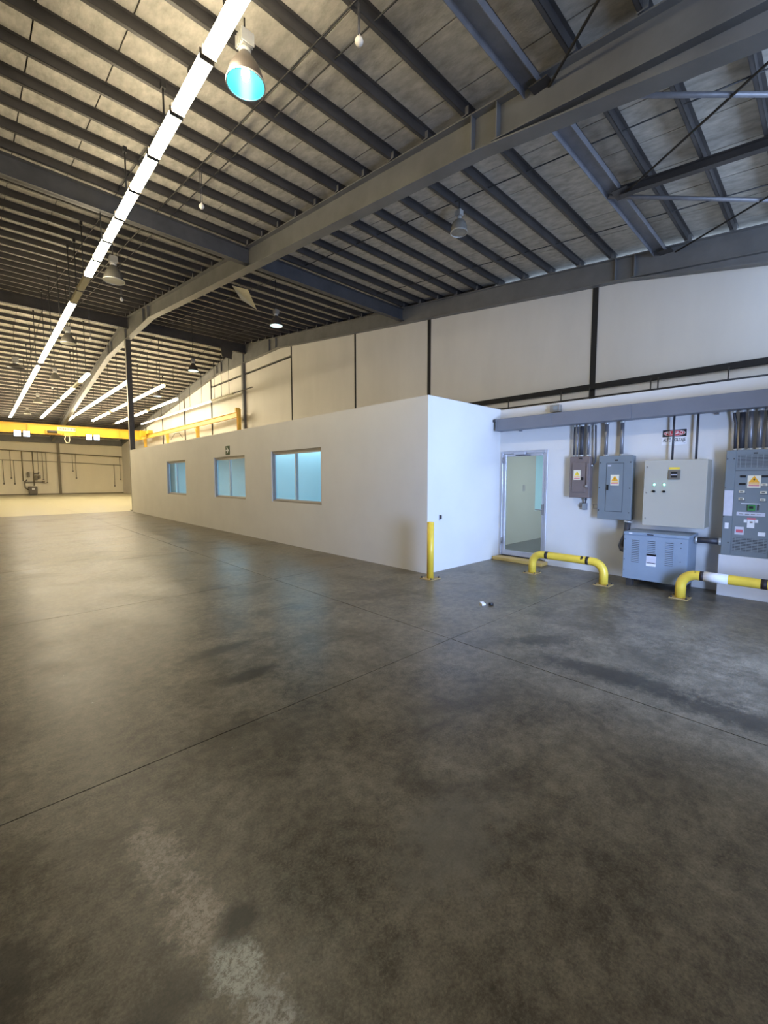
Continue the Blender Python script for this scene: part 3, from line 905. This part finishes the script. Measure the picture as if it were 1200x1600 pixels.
for lab, x in (("twin blue-white floodlight under the left part of the crane girder", 2.64), ("twin blue-white floodlight under the right part of the crane girder", 7.08)):
    f = thing("crane_floodlight", lab, "floodlight", (x, CY - .1, 4.70), "floodlights under the crane girder")
    part("bracket", MB().box(x - .5, x + .5, CY - .22, CY - .15, 5.0, 5.05).box(x - .05, x + .05, CY - .16, CY - .142, 5.0, 5.06), M['dark_steel'], f)
    for s in (-1, 1):
        xx = x + s * .265
        hd = part("lamp_head", MB().box(xx - .21, xx + .21, CY - .36, CY - .22, 4.74, 5.20), M['dark_steel'], f, .02)
        part("lens", MB().box(xx - .185, xx + .185, CY - .368, CY - .361, 4.77, 5.17), M['flood'], hd)

# ------------------------------------------------------------------ far wall services
YF = Y1 - .08
t = thing("steel_column", "grey brown steel column on the far cream wall", "column", (6.2, YF - .1, 0))
part("shaft", MB().box(6.09, 6.31, YF - .2, YF - .185, 0, 5.6).box(6.09, 6.31, YF - .03, YF - .015, 0, 5.6).box(6.19, 6.21, YF - .185, YF - .03, 0, 5.6), M['pipe_far'], t)
part("base_plate", MB().box(6.0, 6.4, YF - .28, YF + .04, 0, .03), M['pipe_far'], t)
solo("wall_pipe", MB().tube([(XW0 + .5, YF - .25, 4.42), (1.7, YF - .25, 4.36), (6.2, YF - .25, 4.20), (11.8, YF - .25, 4.0)], .045, 8), M['pipe_far'], "dark horizontal pipe across the far wall, the upper of two", "pipe")
solo("wall_pipe", MB().tube([(XW0 + .5, YF, 3.45), (1.7, YF, 3.40), (6.6, YF, 3.30), (11.8, YF, 3.08)], .028, 8), M['pipe_far'], "thin horizontal pipe across the far wall, the lower of two", "pipe")
drops = [(1.89, 3.38, 1.05, .022), (2.44, 4.33, 1.60, .022), (2.68, 3.36, 1.04, .022), (3.30, 4.29, 1.35, .05), (4.11, 4.26, .90, .045), (4.50, 4.25, 2.11, .02),
         (4.86, 4.24, 1.47, .024), (5.15, 4.22, 1.15, .024), (7.31, 4.16, 2.33, .02), (7.58, 4.15, 1.60, .024), (11.06, 3.12, .75, .026), (11.58, 4.0, 1.46, .022)]
ol = ["leftmost thin", "second thin", "third thin", "thick dark", "thick central", "short", "thin plugged", "thin long", "short ", "thin lone", "far right thick", "far right thin"]
dl = ["thin air drop pipe at the left edge of the far wall", "second thin drop pipe from the left on the far wall", "third thin drop pipe from the left on the far wall",
      "thick dark drop pipe left of the far grey transformer", "thick drop pipe running down to the far grey transformer", "short thin drop pipe just right of the far transformer's pipe",
      "thin drop pipe midway between far transformer and far column", "thin drop pipe closest to the left side of the far column", "short drop pipe right of the far column ending in a valve",
      "long thin drop pipe right of the far column", "thick drop pipe on the far wall near the office corner", "thin drop pipe on the far wall beside the office corner"]
for (x, za, zb_, r), lab in zip(drops, dl):
    t = thing("drop_pipe", lab, "pipe", (x, YF - .12, zb_))
    yo = YF if za < 3.6 else YF - .25
    part("pipe", MB().tube([(x, yo, za + .05), (x, yo, zb_ + .1)], r, 8), M['pipe_far'], t)
    part("end_fitting", MB().box(x - .06, x + .06, yo - .05, yo + .05, zb_, zb_ + .12), M['device_far'], t)
t = thing("far_transformer", "small grey transformer at the foot of the far wall", "transformer", (3.99, YF - .3, 0))
part("case", MB().box(3.66, 4.32, YF - .52, YF, .1, .86), M['device_far'], t, .02)
part("nameplate", MB().box(3.90, 4.12, YF - .53, YF - .521, .50, .68), M['white'], t)
part("base", MB().box(3.72, 4.26, YF - .48, YF - .04, 0, .1), M['dark_steel'], t)
part("feed_pipe", MB().tube([(3.66, YF - .2, .5), (3.42, YF - .2, .7), (3.40, YF - .2, 1.3), (3.6, YF - .2, 1.5)], .05, 8), M['device_far'], t)
fl = ["small switch box left of the far transformer's thick pipe", "tall switch box beside the far transformer's thick pipe", "small square switch box right of the far transformer's pipe", "small box at the end of the far wall gutter"]
for (x, z, wx, wz), lab in zip(((3.72, 1.75, .2, .5), (4.30, 1.45, .2, .48), (4.55, 1.62, .22, .3), (4.86, 1.18, .22, .22)), fl):
    t = thing("switch_box", lab, "switch box", (x, YF, z))
    part("case", MB().box(x - wx / 2, x + wx / 2, YF - .2, YF + .06, z, z + wz), M['device_far'], t, .01)
    part("cover", MB().box(x - wx / 2 + .02, x + wx / 2 - .02, YF - .215, YF - .2, z + .02, z + wz - .02), M['pipe_far'], t)
solo("wall_gutter", MB().box(3.45, 4.75, YF - .1, YF + .06, 1.24, 1.31), M['device_far'], "narrow horizontal wiring gutter on the far wall above the transformer", "gutter")
solo("wall_sign", MB().box(4.10, 4.55, YF + .04, YF + .07, 2.02, 2.14), M['device_far'], "small dark sign on the far wall above the switch boxes", "sign")

# ------------------------------------------------------------------ service wall equipment
FX = XP - .28   # front of the wireway
t = thing("wireway", "long grey wireway duct running along the service wall above the panels", "wireway", (FX + .12, 2.0, 2.52))
for a, b in ((4.57, 3.47), (3.468, 2.22), (2.218, .10), (.098, Y0 + .02)):
    part("duct_cover", MB().box(FX, XP - .06, a, b, 2.520, 2.742), M['wireway'], t, .004)
part("end_cap", MB().box(FX - .004, XP - .05, 4.572, 4.60, 2.515, 2.75), M['wireway'], t, .004)
for y in (4.2, 2.9, 1.2, -.4):
    part("bracket", MB().box(XP - .06, XP - .001, y - .02, y + .02, 2.50, 2.76), M['conduit'], t)
part("corner_fitting", MB().tube([(FX + .02, 4.60, 2.72), (FX + .02, 4.655, 2.72)], .03, 10), M['conduit_dark'], t)
t = thing("junction_box", "small grey junction box on top of the wireway at its left half", "junction box", (XP - .06, 3.52, 2.79))
part("case", MB().box(XP - .10, XP, 3.43, 3.605, 2.785, 2.91), M['alum_dark'], t, .004)
part("cover", MB().box(XP - .106, XP - .10, 3.46, 3.54, 2.81, 2.885), M['grey_light'], t)

# danger sign with lettering
t = thing("danger_sign", "white danger sign with red oval reading PELIGRO ALTO VOLTAJE", "sign", (XP, 1.705, 2.1))
sx = XP - .004
part("board", MB().box(sx, XP, 1.545, 1.865, 2.105, 2.340), M['white'], t)
part("black_band", MB().box(sx - .001, sx, 1.552, 1.858, 2.228, 2.333), M['black'], t)


def oval(cx, cy, rx, rz, x, d=.001, n=28):
    return MB().prism([(x, cx - rx * math.cos(2 * math.pi * k / n), cy + rz * math.sin(2 * math.pi * k / n)) for k in range(n)], (-d, 0, 0))


part("oval_rim", oval(1.705, 2.281, .137, .044, sx - .001), M['white'], t)
part("oval", oval(1.705, 2.281, .131, .039, sx - .002), M['red'], t)
text("lettering", "PELIGRO", .060, (sx - .0035, 1.705, 2.281), t, M['white'], .95, .0012)
text("lettering", "ALTO VOLTAJE", .070, (sx - .001, 1.705, 2.178), t, M['black'], .60, .0012)
part("maker_mark", MB().box(sx - .001, sx, 1.56, 1.585, 2.122, 2.135), M['paper'], t)
part("fine_print", MB().box(sx - .001, sx, 1.77, 1.86, 2.108, 2.112), M['paper'], t)


def warning_sticker(parent, x, yc, zc, w_, h_, tri='yellow_s'):
    """cream sticker with a triangle, bolt and lines of print; faces -x"""
    s = part("warning_sticker", MB().box(x - .0015, x, yc - w_ / 2, yc + w_ / 2, zc - h_ / 2, zc + h_ / 2), M['sticker'], parent)
    r = w_ * .42
    zb_ = zc - h_ * .08
    part("triangle", MB().prism([(x - .0015, yc + r, zb_), (x - .0015, yc - r, zb_), (x - .0015, yc, zb_ + r * 1.6)], (-.001, 0, 0)), M[tri], s)
    part("bolt", MB().prism([(x - .0025, yc - .1 * r, zb_ + r * 1.2), (x - .0025, yc + .18 * r, zb_ + r * .62), (x - .0025, yc + .02 * r, zb_ + r * .62), (x - .0025, yc + .12 * r, zb_ + r * .2),
                             (x - .0025, yc - .2 * r, zb_ + r * .75), (x - .0025, yc - .02 * r, zb_ + r * .75)], (-.001, 0, 0)), M['black'], s)
    for i in range(2):
        zz = zb_ - h_ * (.10 + .15 * i)
        part("print_line", MB().box(x - .0025, x - .0015, yc - w_ * .40, yc + w_ * .40, zz - h_ * .035, zz + h_ * .035), M['orange'] if i == 0 else M['pinkred'], s)
    return s


def conduit(label, pts, r, mat='conduit', ends=True, group=None):
    pts = [Vector(p) for p in pts]
    t = thing("conduit", label, "conduit", tuple(min(pts, key=lambda p: p.z)), group)
    part("pipe", MB().tube(pts, r, 12), M[mat], t)
    if ends:
        for p, q in ((pts[0], pts[1]), (pts[-1], pts[-2])):
            d = (q - p).normalized()
            part("coupling", MB().tube([p, p + d * .03], r * 1.35, 12), M['coupling'], t)
    return t


# brown disconnect box
bx = 7.47
t = thing("disconnect_box", "taupe safety switch box on the wall right of the glazed door", "switch box", (bx + .08, 3.03, 1.275))
part("case", MB().box(bx + .015, XP, 2.862, 3.197, 1.275, 1.975), M['brown_enamel'], t, .006)
dr = part("door", MB().box(bx, bx + .015, 2.918, 3.150, 1.372, 1.878), M['brown_enamel'], t, .004)
part("latch", MB().box(bx - .015, bx, 2.955, 2.985, 1.575, 1.625), M['black'], dr)
warning_sticker(dr, bx, 3.062, 1.664, .118, .17)
part("pull_tab", MB().box(bx - .01, bx + .016, 2.99, 3.04, 1.935, 1.955), M['black'], t)
part("switch_lever", MB().box(bx - .02, bx + .03, 2.875, 2.905, 1.44, 1.86), M['brown_enamel'], t, .004)
part("lever_knob", MB().tube([(bx - .02, 2.89, 1.475), (bx - .045, 2.89, 1.475)], .017, 10), M['coupling'], t)
part("bottom_hub", MB().tube([(bx + .08, 2.93, 1.275), (bx + .08, 2.93, 1.235)], .018, 10), M['conduit_dark'], t)
zt, zw = 1.975, 2.519
for y, r, lab, mt in ((3.158, .013, "leftmost thin dark conduit above the taupe switch box", 'conduit_dark'), (3.103, .016, "second conduit above the taupe switch box", 'conduit'),
                      (3.033, .030, "thick dark conduit in the middle above the taupe switch box", 'conduit_dark'), (2.922, .022, "rightmost conduit entering the top of the taupe switch box", 'conduit')):
    conduit(lab, [(7.545, y, zt), (7.545, y, zw)], r, mt)
conduit("thin curved conduit bending into the side of the taupe switch box", [(7.545, 2.812, zw), (7.545, 2.795, 1.96), (7.545, 2.80, 1.88), (7.545, 2.825, 1.835), (7.545, 2.862, 1.818)], .014, 'conduit_dark')
t = thing("outlet_box", "small grey outlet box hanging under the taupe switch box", "outlet", (XP - .03, 2.96, 1.065))
part("case", MB().box(XP - .06, XP, 2.925, 3.005, 1.065, 1.185), M['conduit'], t, .004)
part("cover", MB().box(XP - .066, XP - .06, 2.935, 2.995, 1.075, 1.175), M['grey_light'], t)
part("nipple", MB().tube([(XP - .05, 2.945, 1.185), (XP - .06, 2.935, 1.235)], .012, 8), M['conduit_dark'], t)
part("flange", MB().box(XP - .03, XP, 3.005, 3.06, 1.11, 1.15), M['conduit'], t)
fr = MB().box(XP - .012, XP, 2.755, 2.838, 1.163, 1.173).box(XP - .012, XP, 2.755, 2.838, 1.092, 1.102).box(XP - .012, XP, 2.755, 2.765, 1.102, 1.163).box(XP - .012, XP, 2.828, 2.838, 1.102, 1.163)
solo("plate_frame", fr, M['alum'], "empty square plate frame on the wall left of the grey panelboard", "frame")

# grey panelboard
t = thing("panelboard", "grey panelboard with inner door between the taupe box and beige cabinet", "panelboard", (7.545, 2.455, .94))
part("case", MB().box(bx + .014, XP - .001, 2.21, 2.70, .945, 1.965), M['grey_enamel'], t)
cv = part("cover", MB().box(bx, bx + .014, 2.205, 2.712, .940, 1.970), M['grey_enamel'], t, .004)
dr = part("door", MB().box(bx - .005, bx, 2.340, 2.585, 1.073, 1.845), M['grey_enamel'], t, .002)
part("seam", MB().box(bx - .001, bx, 2.332, 2.593, 1.065, 1.071).box(bx - .001, bx, 2.332, 2.593, 1.847, 1.853).box(bx - .001, bx, 2.332, 2.338, 1.071, 1.847).box(bx - .001, bx, 2.587, 2.593, 1.071, 1.847), M['grille'], cv)
part("latch", MB().box(bx - .016, bx - .005, 2.548, 2.575, 1.415, 1.50), M['black'], dr)
warning_sticker(dr, bx - .005, 2.458, 1.577, .128, .172, 'orange')
part("small_label", MB().box(bx - .006, bx - .005, 2.52, 2.57, 1.80, 1.82), M['paper'], dr)
part("maker_badge", MB().box(bx - .002, bx, 2.42, 2.47, 1.885, 1.905), M['black'], cv)
for y, z in ((2.685, 1.86), (2.235, 1.86), (2.69, 1.45), (2.235, 1.45), (2.69, 1.08), (2.235, 1.06)):
    part("screw", MB().tube([(bx, y, z), (bx - .006, y, z)], .009, 8), M['black'], cv)
for y, lab in ((2.636, "left one of the two grey conduits above the grey panelboard"), (2.400, "right one of the two grey conduits above the grey panelboard")):
    conduit(lab, [(7.545, y, 1.965), (7.545, y, zw)], .028)

# beige control cabinet
bg = 7.30
t = thing("control_cabinet", "beige control cabinet with two green pilot lights on the service wall", "cabinet", (7.45, 1.61, .90))
part("case", MB().box(bg + .02, XP, 1.228, 1.992, .905, 1.868), M['beige_enamel'], t, .006)
dr = part("door", MB().box(bg, bg + .018, 1.225, 1.996, .900, 1.872), M['beige_enamel'], t, .005)
for z in (1.774, 1.391, 1.007):
    lk = part("lock", MB().box(bg - .006, bg, 1.937, 1.968, z - .022, z + .022), M['beige_enamel'], dr, .002)
    part("keyway", MB().tube([(bg - .006, 1.953, z), (bg - .009, 1.953, z)], .011, 10), M['alum_dark'], lk)
mt = part("rotary_switch", MB().box(bg - .018, bg, 1.535, 1.680, 1.587, 1.725), M['device_far'], dr, .004)
part("switch_face", MB().box(bg - .022, bg - .018, 1.570, 1.645, 1.615, 1.70), M['black'], mt)
part("switch_handle", MB().box(bg - .034, bg - .022, 1.570, 1.645, 1.648, 1.662), M['paper'], mt)
part("yellow_label", MB().box(bg - .002, bg, 1.545, 1.677, 1.735, 1.765), M['yellow_s'], dr)
for y in (1.853, 1.726):
    pl = part("pilot_light", MB().tube([(bg, y, 1.512), (bg - .012, y, 1.512)], .019, 14), M['coupling'], dr)
    part("green_lens", MB().lathe([(.001, 0), (.001, 0)], (bg, y, 1.512), 3) if False else MB().tube([(bg - .012, y, 1.512), (bg - .024, y, 1.512)], [.015, .010], 14), M['led_green'], pl, label="glowing green pilot lens")
    part("selector_switch", MB().tube([(bg, y, 1.412), (bg - .02, y, 1.412)], .017, 12).box(bg - .032, bg - .02, y - .006, y + .006, 1.398, 1.430), M['black'], dr)
for y, lab in ((1.690, "left thin dark conduit above the beige cabinet crossing the danger sign"), (1.400, "right thin dark conduit above the beige cabinet")):
    conduit(lab, [(7.50, y, 1.868), (7.50, y, zw)], .015, 'conduit_dark', False)

# floor transformer
tx = 7.0
t = thing("transformer", "blue-grey louvred transformer standing on the floor under the beige cabinet", "transformer", (7.27, 1.74, 0))
part("case", MB().box(tx + .012, 7.56, 1.345, 2.138, .12, .80), M['trafo'], t, .006)
fr_ = part("front_cover", MB().box(tx, tx + .012, 1.34, 2.143, .115, .765), M['trafo'], t, .003)
part("lid", MB().box(tx - .006, 7.57, 1.335, 2.148, .775, .815), M['trafo'], t, .004)
for k, (yc, za, n) in enumerate(((1.982, .708, 13), (1.778, .712, 8), (1.556, .712, 13))):
    for i in range(n):
        z = za - i * .0265
        part("louver", MB().prism([(tx, yc + .05, z), (tx - .008, yc + .05, z - .010), (tx, yc + .05, z - .014)], (0, -.10, 0)), M['trafo'], fr_)
        part("louver_slot", MB().box(tx - .001, tx, yc - .048, yc + .048, z - .019, z - .0142), M['black'], fr_)
nm = part("nameplate", MB().box(tx - .002, tx, 1.712, 1.836, .338, .515), M['paper'], fr_)
part("nameplate_head", MB().box(tx - .003, tx - .002, 1.712, 1.836, .487, .515), M['black'], nm)
part("nameplate_band", MB().box(tx - .003, tx - .002, 1.712, 1.836, .338, .372), M['white'], nm)
part("nameplate_line", MB().box(tx - .003, tx - .002, 1.72, 1.828, .380, .388), M['black'], nm)
part("lifting_slot", MB().box(tx - .008, tx - .006, 1.755, 1.838, .785, .800), M['black'], t)
part("maker_badge", MB().box(tx - .008, tx - .006, 2.03, 2.075, .788, .803), M['white'], t)
for y, z in ((2.125, .70), (2.125, .55), (2.125, .40), (2.125, .24), (1.42, .71), (1.42, .64), (1.42, .45), (1.42, .27)):
    part("screw", MB().tube([(tx, y, z), (tx - .005, y, z)], .007, 6), M['dark_steel'], fr_)
for x in (7.08, 7.48):
    for y in (2.06, 1.42):
        part("foot", MB().box(x - .05, x + .05, y - .04, y + .04, 0, .12), M['dark_steel'], t)
conduit("fat grey conduit from the transformer to the tall distribution panel", [(7.38, 1.333, .735), (7.38, 1.036, .738)], .042, 'conduit_dark')
conduit("fat dark conduit elbow from the grey panelboard into the transformer's left side", [(7.47, 2.235, .938), (7.47, 2.26, .70), (7.46, 2.30, .59), (7.44, 2.315, .53), (7.42, 2.29, .485), (7.40, 2.22, .475), (7.39, 2.149, .475)], .045, 'conduit_dark')

# tall distribution panel on a white plinth
px = 7.34
solo("plinth", MB().box(px, XP, .40, 1.056, 0, .566), M['plinth'], "white concrete plinth under the tall distribution panel", "plinth", bevel=.006)
t = thing("distribution_panel", "tall grey distribution panel with vent grilles standing on the white plinth", "distribution panel", (7.48, .74, .567))
part("case", MB().box(px + .02, XP, .455, 1.030, .567, 1.975), M['grey_enamel'], t, .004)
for a, b in ((.930, 1.034), (.451, .555)):
    sp = part("side_panel", MB().box(px, px + .02, a, b, .567, 1.978), M['grey_enamel'], t, .004)
    for y, z in ((a + .02, 1.865), (b - .015, 1.865), (b - .01, 1.475), (a + .03, .74), (b - .01, 1.09)):
        part("screw", MB().tube([(px, y, z), (px - .005, y, z)], .008, 6), M['dark_steel'], sp)
    if a > .8:
        part("paper_sheet", MB().box(px - .001, px, .936, 1.031, 1.103, 1.443), M['paper'], sp)
        part("small_label", MB().box(px - .001, px, .965, 1.007, .928, 1.006), M['white'], sp)


def grille(z0, z1):
    gr = part("grille", MB().box(px + .012, px + .016, .570, .915, z0, z1), M['grille'], t)
    n = 9
    for i in range(n):
        z = z0 + (i + .5) * (z1 - z0) / n
        part("grille_bar", MB().box(px + .004, px + .010, .570, .915, z - .0045, z + .0045), M['grey_light'], gr)
    for i in range(6):
        y = .570 + (i + .5) * .345 / 6
        part("grille_rib", MB().box(px + .002, px + .005, y - .003, y + .003, z0, z1), M['grey_light'], gr)


ct = MB()
for z0, z1 in ((.567, .637), (.812, 1.747), (1.912, 1.978)):
    ct.box(px + .002, px + .02, .557, .928, z0, z1)
for z0, z1 in ((.637, .812), (1.747, 1.912)):
    ct.box(px + .002, px + .02, .557, .570, z0, z1).box(px + .002, px + .02, .915, .928, z0, z1)
fp = part("front_panel", ct, M['grey_enamel'], t)
grille(1.747, 1.912)
grille(.637, .812)
q = px + .002
part("maker_badge", MB().box(q - .002, q, .715, .755, 1.925, 1.940), M['black'], fp)
for y0, y1, zc in ((.815, .878, 1.630), (.572, .662, 1.630), (.815, .882, 1.530)):
    part("breaker", MB().box(q - .010, q, y0, y1, zc - .014, zc + .014), M['black'], fp, .002)
for y0, y1, zc in ((.600, .662, 1.520), (.600, .668, 1.420), (.822, .880, 1.425), (.822, .880, 1.330), (.610, .665, 1.325)):
    br = part("breaker", MB().box(q - .006, q, y0, y1, zc - .013, zc + .018), M['sticker'], fp, .002)
    part("toggle", MB().box(q - .018, q - .006, (y0 + y1) / 2 - .016, (y0 + y1) / 2 + .016, zc - .003, zc + .008), M['black'], br)
    part("breaker_line", MB().box(q - .002, q, y0 - .012, y1, zc - .024, zc - .018), M['dark_steel'], fp)
part("cover_joint", MB().box(q - .001, q, .557, .928, 1.705, 1.711), M['grille'], fp)
warning_sticker(fp, q - .002, .733, 1.562, .134, .158, 'orange')
me_ = part("meter", MB().box(q - .018, q, .702, .782, 1.178, 1.258), M['green_meter'], fp, .003)
part("meter_screen", MB().box(q - .020, q - .018, .722, .765, 1.208, 1.240), M['black'], me_)
part("meter_shelf", MB().box(q - .010, q, .658, .850, 1.268, 1.277), M['white'], fp)
part("pen", MB().box(q - .012, q, .668, .680, 1.19, 1.268), M['dark_steel'], fp)
part("label_strip", MB().box(q - .001, q, .603, .890, 1.112, 1.160), M['paper'], fp)
for a in (.64, .70, .76, .82):
    part("print_line", MB().box(q - .002, q - .001, a, a + .045, 1.130, 1.138), M['device_far'], fp)
for a, b, c, d, mm in ((.780, .812, 1.022, 1.062, 'white'), (.702, .776, .955, 1.062, 'white'), (.668, .698, 1.026, 1.066, 'white'), (.804, .899, .857, .962, 'paper'), (.589, .662, .855, .906, 'white')):
    part("small_label", MB().box(q - .001, q, a, b, c, d), M[mm], fp)
part("danger_strip", MB().box(q - .0015, q, .690, .780, 1.064, 1.086), M['pinkred'], fp)
part("red_print", MB().box(q - .002, q - .001, .815, .885, .885, .925), M['pinkred'], fp)
part("label_symbol", MB().box(q - .002, q - .001, .72, .75, 1.02, 1.04), M['device_far'], fp)
cl_ = [("leftmost dark conduit above the tall distribution panel, bent near its top", [(7.5, .968, 1.976), (7.5, .975, 2.35), (7.5, .998, 2.46), (7.5, 1.0, zw)], .018, 'conduit_dark'),
       ("thick dark conduit second from left above the distribution panel", [(7.5, .900, 1.976), (7.5, .912, zw - .002)], .031, 'conduit_dark'),
       ("third conduit from left above the distribution panel", [(7.5, .812, 1.975), (7.5, .822, zw)], .026, 'conduit'),
       ("fourth conduit from left above the distribution panel", [(7.5, .722, 1.975), (7.5, .724, zw)], .030, 'conduit'),
       ("rightmost conduit above the distribution panel at the picture's edge", [(7.5, .635, 1.975), (7.5, .637, zw)], .030, 'conduit')]
for lab, pts, r, m_ in cl_:
    conduit(lab, pts, r, m_)

# ------------------------------------------------------------------ guards, bollard, floor litter
def guard(label, ya, yb, x, zc, r, tape):
    t = thing("guard_rail", label, "guard rail", (x, (ya + yb) / 2, 0))
    R_ = .17
    pts = [(x, ya, .012), (x, ya, zc - R_)]
    for k in range(1, 8):
        a = math.pi / 2 * k / 7
        pts.append((x, ya - R_ * (1 - math.cos(a)), zc - R_ + R_ * math.sin(a)))
    for k in range(0, 8):
        a = math.pi / 2 * k / 7
        pts.append((x, yb + R_ * (1 - math.sin(a)), zc - R_ + R_ * math.cos(a)))
    pts.append((x, yb, .012))
    p = part("pipe", MB().tube(pts, r, 20), M['yellow_guard'], t)
    for y in (ya, yb):
        bp = part("base_plate", MB().box(x - .11, x + .11, y - .11, y + .11, 0, .014), M['plate_rust'], t, .002)
        for sx_ in (-1, 1):
            for sy_ in (-1, 1):
                part("anchor_bolt", MB().tube([(x + sx_ * .085, y + sy_ * .085, .014), (x + sx_ * .085, y + sy_ * .085, .035)], .011, 6), M['dark_steel'], bp)
    for y0, y1, mname, rr in tape:
        part("black_band" if mname == 'black_chip' else "white_tape", MB().tube([(x, y0, zc), (x, y1, zc)], r + rr, 20), M[mname], t)
    return t


guard("yellow pipe guard rail in front of the glazed door", 3.475, 2.33, 6.775, .337, .062, [(3.245, 3.195, 'black_chip', .0012), (2.590, 2.545, 'black_chip', .0012)])
guard("yellow pipe guard rail with white tape in front of the transformer", 1.356, .10, 6.775, .337, .062, [(1.150, 1.11, 'black_chip', .0012), (1.110, .86, 'white', .0020), (.55, .49, 'black_chip', .0012)])

t = thing("bollard", "yellow steel bollard at the near corner of the white office", "bollard", (5.20, 4.40, 0))
part("post", MB().tube([(5.20, 4.40, .012), (5.20, 4.40, .905)], .055, 24), M['yellow_bollard'], t)
part("cap", MB().lathe([(.057, .895), (.057, .908), (.045, .914), (.001, .915)], (5.20, 4.40, 0), 24), M['yellow_bollard'], t)
bp = part("base_plate", MB().box(5.08, 5.32, 4.28, 4.52, 0, .014), M['plate_rust'], t, .002)
for sx_ in (-1, 1):
    for sy_ in (-1, 1):
        part("anchor_bolt", MB().tube([(5.2 + sx_ * .095, 4.4 + sy_ * .095, .014), (5.2 + sx_ * .095, 4.4 + sy_ * .095, .04)], .012, 6), M['dark_steel'], bp)

t = thing("wall_bracket", "tiny dark bracket on the bluish end face of the office", "bracket", (5.745, YC, .90))
part("plate", MB().box(5.725, 5.765, YC - .006, YC, .885, .985), M['alum'], t)
part("hook", MB().box(5.735, 5.755, YC - .04, YC - .006, .91, .975), M['dark_steel'], t)
t = thing("litter_clip", "tiny white and black scrap lying on the floor before the office", "litter", (4.60, 3.0, 0))
part("white_scrap", MB().hexa([(4.55, 2.99, 0), (4.60, 2.97, 0), (4.63, 3.03, 0), (4.58, 3.05, 0), (4.55, 2.99, .02), (4.60, 2.97, .02), (4.63, 3.03, .03), (4.58, 3.05, .03)]), M['white'], t)
part("black_scrap", MB().tube([(4.62, 2.94, .018), (4.66, 2.90, .018)], .018, 8), M['black'], t)

# exit arrow sign over the middle window
t = thing("exit_sign", "small dark green sign with white arrow above the middle office window", "sign", (XO, 12.40, 2.30))
part("board", MB().box(XO - .012, XO, 12.27, 12.54, 2.303, 2.562), M['green_sign'], t, .002)
xs_ = XO - .0125
part("arrow", MB().prism([(xs_, 12.52, 2.452), (xs_, 12.52, 2.412), (xs_, 12.40, 2.412), (xs_, 12.47, 2.345), (xs_, 12.415, 2.345), (xs_, 12.315, 2.432), (xs_, 12.415, 2.52), (xs_, 12.47, 2.52), (xs_, 12.40, 2.452)], (-.001, 0, 0)), M['white'], t)
